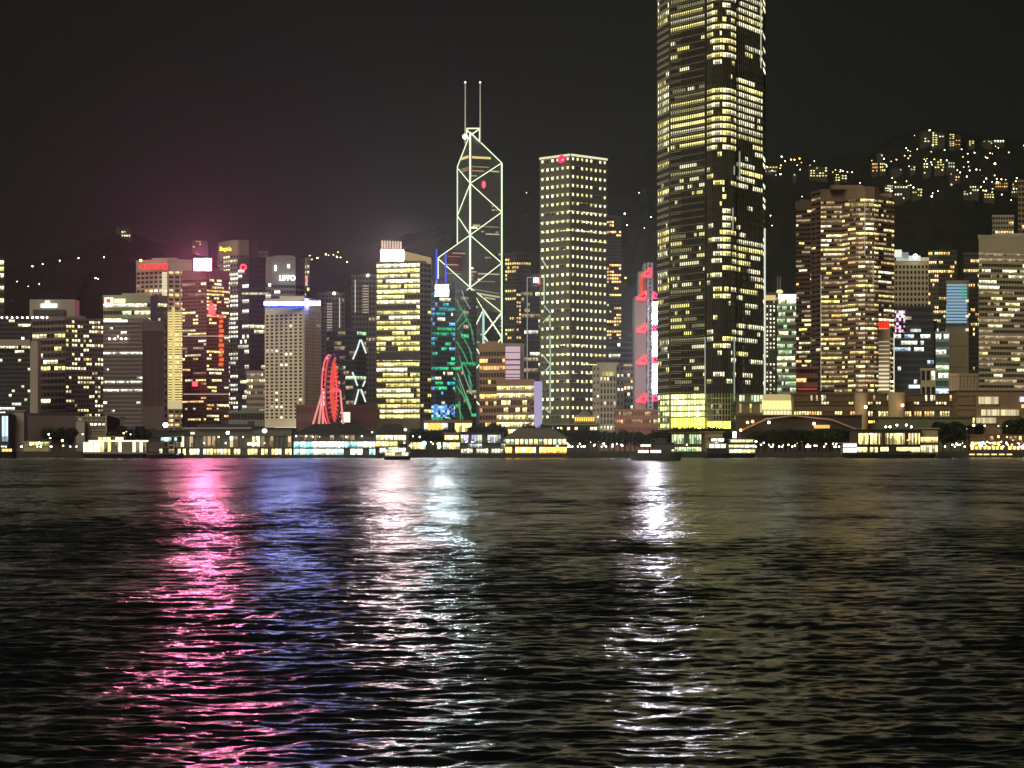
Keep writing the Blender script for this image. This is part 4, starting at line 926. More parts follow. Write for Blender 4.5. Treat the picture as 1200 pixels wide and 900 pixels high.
T = tower('office_tower', 'tan shaft under a blue and white lit box with green corner light', [(1109,1620),(1135,1620)], 331,
      [dict(nf=8,nc=1,lit=0,span=.1,pier=.1,mats=WD)], wall(.32,.24,.15), wall(.30,.23,.14), depth=16)
BW = emit('blue_white_box',(.42,.70,.95),.62,False)
for k in range(13): face_sign(T,1109.5-(k>6)*.8,1133,333+k*3.6,335.3+k*3.6,1617,BW,'light_band',.8)
face_sign(T,1128,1130.5,334,350,1615.5,emit('green_corner',(.05,.7,.2),.7),'corner_light',.4)
for y in (351,369,385): face_sign(T,1131.5,1135,y,y+3,1616,emit('warm_corner',(1,.85,.5),1.2,False),'corner_light',.4)
tower('glass_block', 'narrow teal glass block with white lit floors in front of the tan shaft', [(1096.5,1480),(1112,1480)], 391,
      [dict(nf=15,nc=5,lit=.7,span=.35,pier=.05,mats=[(WW,2),(WG,2),(WC,1)],merge=True)], wall(.30,.38,.34), glass(.10,.16,.15), depth=14)
tower('office_block', 'small beige block with square windows beside the teal glass block', [(1079,1440),(1096.5,1440)], 434,
      [dict(nf=5,nc=3,lit=.12,span=.4,pier=.3,mats=WP,dark=DARK)], wall(.42,.36,.22), depth=14)
tower('office_block', 'dull brown windowless slab between the dark block and the teal glass block', [(1076,1530),(1098,1530)], 378,
      [dict(nf=10,nc=3,lit=0.02,span=.4,pier=.2,mats=WD)], wall(.12,.08,.075), wall(.1,.07,.06), depth=14)
T = tower('office_tower', 'wide grey-brown striped block with plain tan top at the right edge', [(1147,1380),(1222,1392)], 278,
      [dict(nf=36,nc=22,lit=.5,span=.46,pier=.03,pf=1,mats=[(WP,2),(WY,1),(WD,4)],ytop=296,run=.62,merge=True)], wall(.42,.35,.24), glass(.06,.05,.035), depth=24)
tower('residential_tower', 'pale-framed tower with amber windows rising behind the wide concrete block', [(1163,1900),(1188,1900)], 254,
      [dict(nf=50,nc=8,lit=.22,span=.4,pier=.3,mats=[(WO,2),(WY,1)])], wall(.36,.30,.22), cat='residential tower', depth=20)
tower('residential_tower', 'brown tower edge cut off by the right edge, above the wide concrete block', [(1193,1800),(1216,1800)], 213,
      [dict(nf=50,nc=6,lit=.05,span=.4,pier=.3,mats=WO)], wall(.26,.18,.11), cat='residential tower', depth=20)
tower('rooftop_villa', 'tan stepped block with terraces right of the teal glass block', [(1112,1420),(1124,1416),(1148,1422)], 440,
      [dict(nf=3,nc=3,lit=.2,span=.5,pier=.3,mats=WP),dict(nf=3,nc=6,lit=.15,span=.5,pier=.3,mats=WW)], wall(.45,.34,.22), wall(.4,.3,.2), depth=14)

# ------------------------------------------------------------------ waterfront buildings
def waterfront(name, label, px0, px1, ytop, Y, rows, wallm, depth=20, cat='pier building', roof='flat', roofm=None, over=1.0, base=True, zb=None):
    """rows: (y0, y1, ncols, mats, lit, pier). Deck on piles over the water when in front of the seawall."""
    zb = (1.6 if Y < QY else G0) if zb is None else zb
    x0, x1 = X(px0,Y), X(px1,Y); zt = Z(ytop,Y)
    T = Thing(name, label, cat, ((x0+x1)/2, Y, zb if Y >= QY else -2))
    eave = Z(rows[0][0]-1.0, Y) if rows else zt
    q = MB(); q.box(x0, x1, Y, Y+depth, zb, eave if roof == 'hip' else zt-.4); T.add('wall', q, wallm)
    wl = []; bands = MB()
    a, b = Vector((x0,Y)), Vector((x1,Y))
    for y0,y1,nc,mats,lit,pier in rows:
        facade(wl, bands, a, b, Z(y1,Y), Z(y0,Y), 1, nc, lit=lit, span=.0, pier=pier, mats=mats, proud=.5, run=.3, merge=False, pf=1)
        bands.slab(a, b, Z(y0,Y), Z(y0,Y)+.35, .8, .05); bands.slab(a, b, Z(y1,Y)-.3, Z(y1,Y), .8, .05)
    if bands.f: T.add('column', bands, wallm)
    rf = MB(); rm = roofm or wallm
    if roof == 'hip':
        i = min((x1-x0)*.22, 12)
        rf.hexa([(x0-over,Y-over,eave),(x1+over,Y-over,eave),(x1+over,Y+depth+over,eave),(x0-over,Y+depth+over,eave)], [(x0+i,Y+depth*.4,zt),(x1-i,Y+depth*.4,zt),(x1-i,Y+depth*.6,zt),(x0+i,Y+depth*.6,zt)])
    elif roof == 'arch':
        n = 14; pts = []
        for k in range(n+1):
            t = k/n; pts.append((x0+(x1-x0)*t, eave + (zt-eave)*math.sin(math.pi*t)**.7))
        for k in range(n):
            (xa,za),(xb,zb_) = pts[k], pts[k+1]
            rf.hexa([(xa,Y-over,za-.8),(xb,Y-over,zb_-.8),(xb,Y+depth,zb_-.8),(xa,Y+depth,za-.8)], [(xa,Y-over,za),(xb,Y-over,zb_),(xb,Y+depth,zb_),(xa,Y+depth,za)])
    else:
        rf.box(x0-over, x1+over, Y-over, Y+depth+over, zt-.5, zt)
    T.add('roof', rf, rm)
    if Y < QY and x1-x0 > 15:
        q = MB(); q.box(x0, x1, Y-2.6, Y-2.5, zb+1.05, zb+1.15); q.box(x0, x1, Y-2.6, Y-2.5, zb+.6, zb+.66)
        for k in range(int((x1-x0)/1.5)+1): q.box(x0+k*1.5, x0+k*1.5+.07, Y-2.6, Y-2.53, zb, zb+1.1)
        T.add('railing', q, METAL)
        for k in range(int((x1-x0)/4)):
            if rng.random() < .7:
                q = MB(); q.ball((x0+2+k*4+rng.uniform(-.8,.8), Y-1.2, (Z(rows[0][0],Y) if rows else zt)-rng.choice([.5,.8,3.6])), rng.uniform(.18,.34), None, 6, 4); T.add('deck_lamp', q, rng.choice([LAMPW,LAMPH,LAMPW]))
    if Y < QY:
        q = MB(); q.box(x0-1.5, x1+1.5, Y-3, Y+depth+2, .5, zb); T.add('deck', q, principled('timber_deck',(.06,.05,.04),.9))
        for k in range(max(3, int((x1-x0)/6))):
            q = MB(); x = x0 + (x1-x0)*(k+.5)/max(3,int((x1-x0)/6)); q.tube((x,Y-2,-2),(x,Y-2,.5),.5); T.add('pile', q, principled('pile',(.05,.045,.04),.9))
    place_windows(T, wl)
    return T
DK = wall(.035,.035,.03); DGR = wall(.09,.09,.075)
BRI_W = window_light('pier_light_white',(.85,1.0,.80),3.0,cell=1.2,blind=.3); BRI_Y = window_light('pier_light_yellow',(1.0,.76,.26),2.8,cell=1.2,blind=.3)
BRI_C = window_light('pier_light_cyan',(.45,.95,.95),1.8,cell=1.2,blind=.3); BRI_O = window_light('pier_light_orange',(1.0,.46,.07),6.0,cell=1.4,blind=.3)
BRI_P = window_light('pier_light_lilac',(.78,.66,1.0),1.1,cell=1.0,blind=.6,low=.2)

waterfront('concrete_tower', 'plain pale concrete block by the water at the far left', 12,28,481,1240,[],TAN,depth=10,cat='concrete block')
waterfront('warehouse', 'wide dark brown windowless block behind the left waterfront', 28,92,484,1270,[],wall(.09,.065,.058),depth=20,cat='warehouse')
waterfront('kiosk', 'small blue-lit glass box at the left edge of the waterfront', -10,10,484,1230,[(487,518,5,WC,.3,.2)],wall(.08,.09,.1),depth=8,cat='kiosk')
T = waterfront('car_park', 'round-cornered car park with rows of small lights behind the low white ferry', 91,138,488,1225,
    [(490,493,8,[(WD,1),(WP,1)],.3,.3),(496,499,10,[(WW,2),(WP,1)],.5,.3),(501.5,504.5,10,[(WW,2),(WP,1)],.55,.3),(508,512,10,WP,.5,.3)],wall(.30,.25,.18),depth=18,cat='car park')
q = MB(); q.box(X(90,1222),X(100,1222),1220,1226,G0,Z(494,1222)); T.add('stair_tower', q, TAN)
q = MB(); 
for k in range(12):
    t = k/11*math.pi/2; q.box(X(126,1222)+6*math.sin(t)-1,X(126,1222)+6*math.sin(t)+1.2,1221,1224,Z(512,1222)+k*.1,Z(486+k*.5,1222))
T.add('curved_wall', q, TAN)
waterfront('ticket_hall', 'flat cream-lit building just behind the low white ferry', 115,145,511,1190,[(512.5,517,6,[(BRI_Y,1)],.85,.15)],TAN,depth=10,cat='ticket hall')
waterfront('terrace', 'low cream wall with green planting near the left waterfront lamps', 28,58,517,1180,[(518,522,5,[(WY,1),(WG,1)],.7,.1)],wall(.3,.25,.15),depth=6,cat='terrace')
T = waterfront('ferry_pier', 'long dark-roofed ferry pier with open columned upper deck under the pink screen tower', 206,342,501,1130,
    [(511,524,26,[(WD,3),(WP,1)],.22,.28),(526,533,34,[(BRI_Y,2),(BRI_W,1)],.72,.2)],wall(.13,.125,.095),roof='flat',roofm=DK,depth=26)
q = MB(); q.box(X(214,1128),X(294,1128),1127,1131,Z(502.6,1128),Z(500.8,1128)); T.add('roof_light_strip', q, emit('roof_strip',(1,.8,.65),.16,False))
q = MB(); q.box(X(232,1135),X(296,1135),1134,1144,Z(501,1135),Z(497,1135)); q.box(X(291,1135),X(297,1135),1133,1138,Z(501,1135),Z(493.5,1135)); T.add('roof_plant', q, DK)
face_sign(T,218,228,506.5,509,1128,emit('eave_lamp_strip',(1,1,.7),1.6,False),'eave_light'); face_sign(T,290,303,518.5,522,1128.5,emit('lit_hall_strip',(1,1,.65),1.6,False),'lit_hall')
waterfront('ferry_pier', 'hip-roofed pier hall with two rows of brilliant white-green windows below the wheel', 344,440,496.5,1120,
    [(510,516,16,[(WD,3),(BRI_Y,1)],.5,.25),(517.5,524.5,13,[(BRI_W,3),(BRI_C,1)],.92,.08),(526,533,13,[(BRI_W,3),(BRI_C,1)],.92,.08)],wall(.12,.12,.11),roof='hip',roofm=DK,depth=28)
waterfront('ferry_pier', 'amber-lit pier end hall beside the small ferry under the yellow tower', 440.5,476,497,1122,
    [(510,516,7,[(BRI_Y,2),(WP,1)],.95,.12),(517.5,523,7,[(BRI_O,1),(BRI_Y,2)],.95,.12),(525,531,8,[(BRI_W,1),(BRI_Y,1)],.7,.2)],wall(.22,.19,.12),roof='hip',roofm=DK,depth=26)
waterfront('pavilion', 'small roofed pavilion with golden arcade among the trees', 521,539.5,507,1178,[(510,515.5,9,[(BRI_Y,1)],.95,.2)],wall(.35,.16,.12),depth=8,cat='pavilion')
waterfront('market_stall', 'row of bright market stalls along the promenade with green screen', 481,539,517,1172,[(518.5,526.5,26,[(BRI_Y,3),(BRI_W,2),(BRI_O,1)],.72,.3)],DK,depth=4,cat='market stalls')
waterfront('ferry_pier', 'glass-fronted pier with lilac and green patterned light', 540,590,506,1125,
    [(509.5,519,16,[(BRI_P,2),(WG,1)],.8,.12),(520,524.5,18,[(WG,1),(WW,1),(BRI_P,1)],.5,.15),(526,531,14,[(BRI_W,1),(WP,2)],.7,.25)],wall(.11,.11,.10),roofm=DK,depth=22)
waterfront('ferry_pier', 'brown-roofed pier with yellow upper windows and an orange-lit lower hall', 592,664,501.5,1122,
    [(514.5,521,13,[(BRI_Y,2),(WG,1)],.85,.3),(524,531,18,[(BRI_O,3),(BRI_W,1)],.95,.15)],wall(.16,.12,.08),roof='hip',roofm=wall(.14,.12,.10),depth=24)
waterfront('promenade_building', 'dark low roof with golden shopfront lights behind the promenade trees', 655,700,498,1215,[(500.5,504,10,[(BRI_Y,3),(BRI_W,1)],.6,.3)],DK,depth=10,cat='shop building')
waterfront('glass_pavilion', 'tree-screened glass pavilion glowing yellow-green at the foot of the tallest tower', 787,822,506,1172,
    [(509,520.5,12,[(WG,2),(WP,1)],.85,.25),(524,529.5,12,[(BRI_Y,1),(WG,1)],.8,.2)],wall(.13,.13,.06),depth=8,cat='pavilion')
waterfront('pier_block', 'tan windowless pier block with bright yellow door bay beside the three-deck boat', 822,847,505.5,1176,[(514,530,5,[(WP,1),(WD,1)],.5,.3)],wall(.3,.24,.13),depth=8)
T = Thing('white_lantern', 'tall white glowing lantern box above the three-deck boat', 'lantern', (X(861,1180),1180,G0))
q = MB(); q.tube((X(861,1180),1180,G0),(X(861,1180),1180,Z(513,1180)),.3); T.add('pole', q, METAL)
q = MB(); q.box(X(858.8,1180),X(862.8,1180),1179.4,1180.6,Z(513,1180),Z(506,1180)); T.add('lamp_box', q, emit('lantern_white',(1,1,.95),5,False))
# mall and terraces on the right
T = waterfront('louvred_hall', 'slanting hall of glowing yellow vertical louvres right of the tallest tower', 893,930,462,1290,[],wall(.3,.25,.12),depth=20,cat='hall')
q = MB(); n=22
for k in range(n):
    a = 893.5+k*1.58; q.hexa([tuple(at(a,480,1285)),tuple(at(a+.9,480,1285)),tuple(at(a+.9,480,1287)),tuple(at(a,480,1287))],[tuple(at(a-.6*(k/n)-.4,463,1289)),tuple(at(a+.5-.6*(k/n),463,1289)),tuple(at(a+.5-.6*(k/n),463,1291)),tuple(at(a-.6*(k/n)-.4,463,1291))])
T.add('louvre', q, emit('louvre_glow',(1,.84,.32),1.8,False)); face_sign(T,894,930,462.2,486.5,1288,emit('louvre_back',(1,.8,.35),.55,False),'back_panel',.5)
for k in range(9): face_sign(T,895+k*3.9,898+k*3.9,481.5,486,1285,emit('louvre_window',(1,.92,.5),1.2,False),'window',.4)
waterfront('glass_atrium', 'round glass atrium with white lit top between the tallest tower and the louvred hall', 866,893.5,461.5,1288,
    [(463,471,8,[(WW,1),(WG,2)],.85,.25),(473,484,9,[(WP,1),(WY,1),(WD,2)],.5,.2)],wall(.25,.2,.1),depth=16,cat='atrium')
waterfront('shopping_mall', 'long brown shopping mall with terraces of small warm lights below the striped towers', 930,1122,461,1275,
    [(463,470,60,[(WD,4),(WP,1),(WO,1)],.2,.35),(471,474,60,[(WP,2),(WY,1),(WO,1)],.35,.3),(482,488,64,[(WP,1),(WY,2),(WO,2),(BRI_Y,1)],.68,.3),(493,496,66,[(WO,3),(WY,1),(BRI_O,1)],.62,.3),(499,504,60,[(WW,1),(WP,1)],.22,.4)],wall(.15,.09,.045),depth=24,cat='shopping mall')
waterfront('mall_wing', 'mall wing with broad cream lit terraces and round red emblem at the right edge', 1122,1230,457,1260,
    [(464,474,20,[(WD,3)],.15,.4),(480,487,20,[(WP,1),(WD,1)],.25,.4),(489,496,20,[(WY,1),(WD,2)],.3,.4)],wall(.22,.13,.08),depth=24,cat='shopping mall')
T = Thing('lit_terrace', 'stack of three broad cream-lit terrace strips on the right mall wing', 'terrace', (X(1170,1255),1255,G0))
q = MB(); q.box(X(1143,1257),X(1200,1257),1256,1259,G0,Z(463,1257)); T.add('wall', q, wall(.2,.12,.07))
TG = window_light('terrace_cream',(1,.9,.5),2.6,cell=2)
for a in ((1147,1171,465,473.5),(1150,1196,480,487),(1144,1169,489.5,496)):
    for k in range(int((a[1]-a[0])/2.6)): face_sign(T,a[0]+k*2.6,a[0]+k*2.6+2.3,a[2],a[3],1254,TG,'lit_bay',.4)
face_sign(T,1195,1202,465,471,1254,emit('blue_pink_sign',(.6,.6,1),1.6),'sign'); face_sign(T,1197,1203,474,478,1254,emit('amber_sign',(1,.6,.15),1.5),'sign')
for px,y0,y1,pw in ((1010,462,478,16),(1052,461,476,20)):
    T2 = Thing('rounded_terrace', f'softly uplit rounded tan terrace wall {"under the pink LED block" if px>1030 else "under the central striped tower"}', 'terrace wall', (X(px,1262),1262,G0))
    q = MB(); q.lathe((X(px,1262),1264,G0),[(pw*.22,0),(pw*.24,Z(y1,1262)-G0),(pw*.25,Z(y0,1262)-G0),(pw*.20,Z(y0,1262)-G0+.5)],20); T2.add('wall', q, wall(.50,.36,.20))
    q = MB(); q.ball((X(px+pw*.3,1255),1256,Z(y1-1,1255)),.8); T2.add('uplight', q, emit('warm_uplight',(1,.7,.35),14))
waterfront('promenade_hall', 'dark green-grey long low block in front of the right mall', 1030,1140,488.5,1235,[],wall(.12,.12,.06),depth=14,cat='hall')
T = waterfront('domed_canopy', 'large dark arched canopy with amber-lit underside on the right waterfront', 868,1010,486,1200,[],wall(.05,.03,.02),depth=26,cat='canopy',roof='arch',roofm=wall(.09,.05,.035),zb=None)
for i,(a,b) in enumerate([((868,505),(900,490)),((899,491),(930,487)),((930,487),(975,492)),((975,492),(1003,503))]):
    q = MB(); q.tube(at(a[0],a[1],1198),at(b[0],b[1],1198),.45); T.add('edge_rib', q, wall(.5,.3,.2))
face_sign(T,954,972,498,502,1196,emit('amber_ramp_light',(1,.55,.12),1.2,False),'ramp_light')
for px,py,m_ in ((954,496.5,LAMPW),(901,495,LAMPW),(876,495,LAMPO),(882,494,LAMPO),(868,504,LAMPO)):
    q = MB(); q.ball((X(px,1195),1195,Z(py,1195)),.7); T.add('canopy_lamp', q, m_)
waterfront('ferry_pier', 'glazed pier hall glowing golden through tall mullions on the right', 1004,1078,503,1120,
    [(507.5,521,38,[(BRI_Y,3),(WD,2),(WY,2)],.8,.25),(524,530,24,[(BRI_Y,3),(WG,1)],.62,.1)],wall(.06,.05,.03),roofm=DK,depth=24)
waterfront('pier_annex', 'small square pier annex with two storeys of cream windows, right of the golden pier hall', 1078.5,1099,501.5,1124,
    [(512,518.5,6,[(BRI_Y,1)],.95,.15),(522,530,6,[(BRI_Y,1),(WP,1)],.85,.2)],wall(.32,.26,.15),depth=16)
T = waterfront('jetty_shelter', 'brilliant white two-storey lit shelter at the left end of the golden pier hall', 988,1004,518.5,1118,
    [(520,524,4,[(emit('shelter_white',(.9,1,.88),3,False),1)],1,.06),(525.5,530,4,[(emit('shelter_white',(.9,1,.88),3,False),1)],1,.06)],wall(.3,.3,.25),depth=8,cat='shelter')
waterfront('waterfront_market', 'row of warm amber-lit stalls on the right end of the promenade', 1137,1215,509,1176,
    [(511,516,14,[(WO,2),(WD,2)],.35,.4),(518,521.5,18,[(BRI_O,2),(WD,1)],.35,.3),(523,527,16,[(BRI_Y,2),(BRI_O,2)],.7,.3)],wall(.10,.05,.02),depth=8,cat='market building')

# ------------------------------------------------------------------ observation wheel
def wheel():
    Y0 = 1300.0; s = Y0/F; R = 41.5*s; hub = at(388.5,457.5,Y0)
    ang = math.radians(82.6)                       # wheel plane nearly edge-on to the water
    u = Vector((math.cos(ang), math.sin(ang), 0)); ax = Vector((-math.sin(ang), math.cos(ang), 0))
    if ax.x > 0: ax = -ax
    T = Thing('observation_wheel', 'large observation wheel seen almost edge-on, lit red and orange', 'ferris wheel', (hub.x,hub.y,G0))
    redt = emit('rim_pink_red',(1,.12,.2),1.6,False); cab = emit('cable_orange',(1,.10,.06),.85,False); pur = emit('gondola_violet',(.30,.16,.5),.10,False)
    n = 56
    for off, mt, nm in ((4.6,redt,'rim'),(-4.6,principled('rim_dark',(.08,.05,.12),.5),'rim')):
        q = MB()
        for k in range(n):
            t0, t1 = 2*math.pi*k/n, 2*math.pi*(k+1)/n
            P = lambda t: hub + ax*off*.3 + u*(R*math.cos(t)) + Vector((0,0,R*math.sin(t)))
            q.tube(P(t0),P(t1),.42,seg=5)
        rimo = T.add(nm, q, mt)
    for k in range(42):
        t = 2*math.pi*k/42; q = MB()
        p = hub + u*(R*math.cos(t)) + Vector((0,0,R*math.sin(t)))
        q.tube(hub + ax*2.2, p, .5, seg=4); T.add('spoke', q, cab)
        g = hub - ax*2.6 + u*((R+.2)*math.cos(t)) + Vector((0,0,(R+.2)*math.sin(t)))
        q = MB(); q.ball(g, .95, 1.2, 8, 6); T.add('gondola', q, pur if k % 3 else principled('gondola_glass',(.12,.08,.2),.3), rimo)
    q = MB(); q.tube(hub - ax*5, hub + ax*5.5, 1.1, seg=10); T.add('hub', q, emit('hub_red',(1,.1,.12),1.2,False))
    q = MB(); q.tube(hub + ax*5.2 + Vector((0,0,1)), hub + ax*5.2 - Vector((0,0,9)), .8, seg=8); T.add('hub_light', q, emit('hub_white',(1,.75,.75),3.0))
    for sgn, spread in ((1,9.5),(1,5.5),(1,.5),(-1,4)):
        a = hub + ax*(5.2*sgn); b = Vector((a.x + (ax*spread*sgn).x + (0 if spread > 1 else 1.5), a.y + (14 if spread == 5.5 else -10), G0))
        q = MB(); q.tube(a, b, .55, .75); T.add('support_leg', q, emit('leg_pink',(1,.35,.32),.95,False))
wheel()

# ------------------------------------------------------------------ boats
def boat(name, label, px0, px1, ywl, decks, Y, hullm, bow=.12, top=None, extra=None):
    x0, x1 = X(px0,Y), X(px1,Y); Lb = x1-x0; zh = Z(decks[0][1]+.4, Y) if decks else 2
    T = Thing(name, label, 'ferry', ((x0+x1)/2, Y, 0)); bw = 4.2
    q = MB(); n = 12; rings = []
    for k in range(n+1):
        t = k/n; x = x0 + Lb*t; e = min(1, min(t, 1-t)/bow); wd = bw*(0.12+.88*e**.6); sheer = .5*(1-e)
        rings.append([(x,Y-wd,zh+sheer),(x + (0.03*Lb*(.5-t)*2 if e < 1 else 0),Y-wd*.55,-.8),(x + (0.03*Lb*(.5-t)*2 if e < 1 else 0),Y+wd*.55,-.8),(x,Y+wd,zh+sheer)])
    i0 = 0
    for r_ in rings: q.v += r_
    for k in range(n):
        for j in range(4):
            a = k*4+j; b = k*4+(j+1) % 4; q.f.append((a,b,b+4,a+4))
    q.f.append((0,1,2,3)); q.f.append((n*4+3,n*4+2,n*4+1,n*4)); T.add('hull', q, hullm)
    for (y0,y1,fx0,fx1,nc,mats,lit,wm) in decks:
        a, b = X(fx0,Y), X(fx1,Y); z0, z1 = Z(y1,Y), Z(y0,Y)
        q = MB(); q.box(a, b, Y-3.4, Y+3.4, z0, z1); T.add('cabin', q, wm)
        q = MB(); q.box(a-.6, b+.6, Y-4, Y+4, z1, z1+.35); T.add('deck_roof', q, wm)
        wl = []; bd = MB(); facade(wl, bd, Vector((a,Y-3.45)), Vector((b,Y-3.45)), z0, z1, 1, nc, lit=lit, span=.12, pier=.16, mats=mats, proud=.15, run=.2, merge=False, pf=1)
        T.add('cabin_frame', bd, wm); place_windows(T, wl)
    if top:
        for (tx,ty,th,r_) in top:
            q = MB(); q.tube(at(tx,ty,Y), at(tx,ty-th,Y), r_); T.add('funnel' if r_ > .5 else 'mast', q, METAL)
    return T
HD = principled('hull_dark',(.03,.03,.03),.4); HW = principled('hull_white',(.55,.55,.5),.4)
T = boat('ferry','low white ferry with brightly lit arched open deck, moored at the left',96,175,538,[(518,531.5,99,173,18,[(emit('deck_white',(1,.93,.66),1.9,False),3),(WD,2),(WY,1)],.78,wall(.25,.22,.15))],1075,HD,.08)
face_sign(T,104,174,515.8,517.8,1068,emit('roof_edge_white',(1,.97,.75),1.2,False),'roof_light')
boat('ferry','dark ferry with cyan upper windows and small red lights left of the long pier',171,216,538,[(526,532,188,213,7,[(WP,1),(WD,1)],.7,DK),(512.5,518,177,212,11,[(BRI_C,2),(BRI_W,2)],.75,DK),(505,511,180,222,6,DARK,0,DK)],1070,HD,.12,top=[(194,505,4,.8),(206,505,6,.2)])
boat('ferry','small ferry with two lit decks in front of the amber pier',449.5,482,540,[(530.5,534.5,452,479,7,[(BRI_W,2),(BRI_Y,1)],.85,WHITE),(524.5,527.5,452,467,4,[(BRI_Y,1),(BRI_W,1)],.95,WHITE),(521,524.5,468,478,3,DARK,0,HD)],950,HD,.15,top=[(471,521,4,.7),(476,521,6,.18)])
boat('ferry','dark ferry under way with white deck strips, in front of the promenade trees',738,799,540.5,[(527.5,531,746,775,2,[(emit('deck_strip_white',(1,1,.8),2.2,False),1)],1,DGR),(521,523.6,749,763,1,[(emit('deck_strip_white',(1,1,.8),2.2,False),1)],1,DGR),(519.5,527,764,790,3,DARK,0,DGR),(515,519.5,768,780,2,DARK,0,DGR)],900,principled('hull_grey',(.12,.115,.11),.5),.2,top=[(763,520,4,.2),(774,515,2,.7)])
boat('ferry','white boat with three tiers of lit windows beside the tan pier block',851,886,536,[(527,531,854,884,6,[(BRI_W,1),(BRI_Y,1)],.9,WHITE),(521.5,525,853,884,5,[(BRI_Y,1),(BRI_W,1)],.95,WHITE),(515.5,518.6,855,882,3,[(BRI_Y,1)],1,WHITE)],1105,HD,.12,top=[(868,515,4,.3)])
boat('ferry','pair of white rounded cabins of a moored boat left of the three-deck boat',826,851,536,[(526,531,828,850,4,DARK,0,HD),(520.5,525.5,830,850,3,[(emit('cabin_white',(.9,1,.85),1.6,False),1)],1,WHITE),(514,518,832,848,2,[(BRI_W,1)],1,DGR)],1104,HD,.12)
boat('ferry','dark moored vessel with one orange light, at the far left edge',-6,20,536,[(526,529.5,4,16,3,[(emit('amber_cabin',(1,.6,.12),2.4,False),1)],1,DK),(522.5,524.5,3,10,2,[(BRI_W,1)],.9,DK)],1085,HD,.15)
boat('ferry','long dark vessel moored under the golden pier hall on the right',986,1097,537,[(529.5,531.5,1032,1066,8,DARK,0,DK)],1085,HD,.05)

# ------------------------------------------------------------------ promenade lamps
GW = emit('globe_white',(1,.98,.85),26.0); GY = emit('globe_warm',(1,.80,.42),20.0); GG = emit('globe_green',(.35,1,.65),4.0)
def lamps(lst, mat, r, label, group, Y=1170.5):
    for px, py in lst:
        y = Y; h = round(max(2.5, Z(py, y) - G0)*2)/2; r = r*.62 if r < 1.6 else r*.8
        street_lamp(X(px,y), y, G0, h, r, mat, label, group)
lamps([(194,501),(267,508.5)],GW,1.6,'brilliant white pier globe on a tall pole','white pier globes',1112)
lamps([(310,507.5),(475,505),(436,508)],emit('globe_cream',(1,1,.72),1.7,False),1.7,'large pale cream lantern on the pier roof line','cream pier lanterns',1112)
lamps([(57,509),(59,514),(46,518)],GW,.55,'white street lamp on the left promenade','lamps of the left promenade')
lamps([(73,517),(97,509)],GY,.9,'bright warm lamp by the left promenade trees','lamps by the left trees')
lamps([(145,508),(153,510),(148,506)],GY,.6,'yellow lamp beside the car park','lamps by the car park')
lamps([(492,513),(484,512),(505,518),(512,521),(545,499),(538,501),(562,506),(555,503)],GW,.6,'white promenade lamp among the central trees','lamps of the central promenade')
lamps([(660,512),(664,519),(654,502),(692,518),(701,517),(737,518),(754,518),(745,516),(716,524),(680,522),(722,502),(711,505),(716,499),(730,503),(742,504),(757,505),(771,520),(779,514)],GW,.65,'white lamp in the long promenade tree row','lamps of the long tree row')
lamps([(685,526),(705,526),(718,527),(667,525),(648,502),(705,494)],GY,.7,'warm lamp low under the promenade trees','warm lamps under the trees')
lamps([(886,518),(895,519),(903,524),(918,522),(934,520),(940,517),(946,522),(952,525),(965,523),(974,519),(981,524),(986,523)],GW,.8,'white lamp along the quay before the dark canopy','lamps before the dark canopy')
lamps([(949,524),(966,525),(1124,522),(1128,519)],GY,.8,'warm lamp along the right quay','warm lamps of the right quay')
lamps([(1141,500),(1154,500),(1170,500),(1180,500),(1133,503),(1171,505)],emit('globe_cream_bright',(1,.9,.5),9),1.1,'large cream lamp on the right terrace','large terrace lamps',1176)
lamps([(1170,513),(1180,513),(1187,516),(1192,519),(1197,517)],emit('globe_amber',(1,.55,.12),8),1.0,'amber lamp over the right market stalls','amber lamps over the stalls')
lamps([(1140,523),(1148,523),(1156,522.5),(1163,523)],emit('globe_gold',(1,.75,.3),9),1.2,'golden lamp in the row at the right water edge','golden lamps at the water edge')
lamps([(497,521.5)],GG,1.6,'green-lit round screen among the market stalls','green screen light',1169)
lr = random.Random(9)
for (a_,b_,n_,y_) in ((480,545,12,524),(664,740,22,524),(800,850,8,525),(880,990,26,524),(1100,1140,8,524),(1137,1210,34,522),(20,96,10,525)):
    for k in range(n_):
        lamps([(lr.uniform(a_,b_), y_+lr.uniform(-4,2.2))], GY if lr.random() < .65 else GW, .5, 'small warm promenade light close to the water', 'small lights strung along the waterfront', 1169+lr.uniform(-2,8))
for px,py in ((1038,501),(1043,501),(1051,499),(1062,499),(1068,502),(1005,506),(1010,505)):
    street_lamp(X(px,1200),1200,G0,round(Z(py,1200)-G0),.5,GW,'white lamp standing above the golden pier roof','lamps above the golden pier')
for px,py in [(1139,532.2),(1148,532.2),(1156,532.2),(1165,532.2),(1174,532.2),(1183,532.2)]:
    T = Thing('quay_light', 'golden wash light fixed low on the right seawall', 'quay light', (X(px,1163),1163,1.2), 'lights on the right seawall')
    q = MB(); q.box(X(px-3,1163),X(px+3,1163),1162.6,1163.3,1.3,2.0); T.add('lamp_panel', q, emit('quay_gold',(1,.78,.3),1.6,False))
    q = MB(); q.box(X(px-3.2,1163),X(px+3.2,1163),1162.4,1163.5,2.0,2.3); T.add('hood', q, METAL)

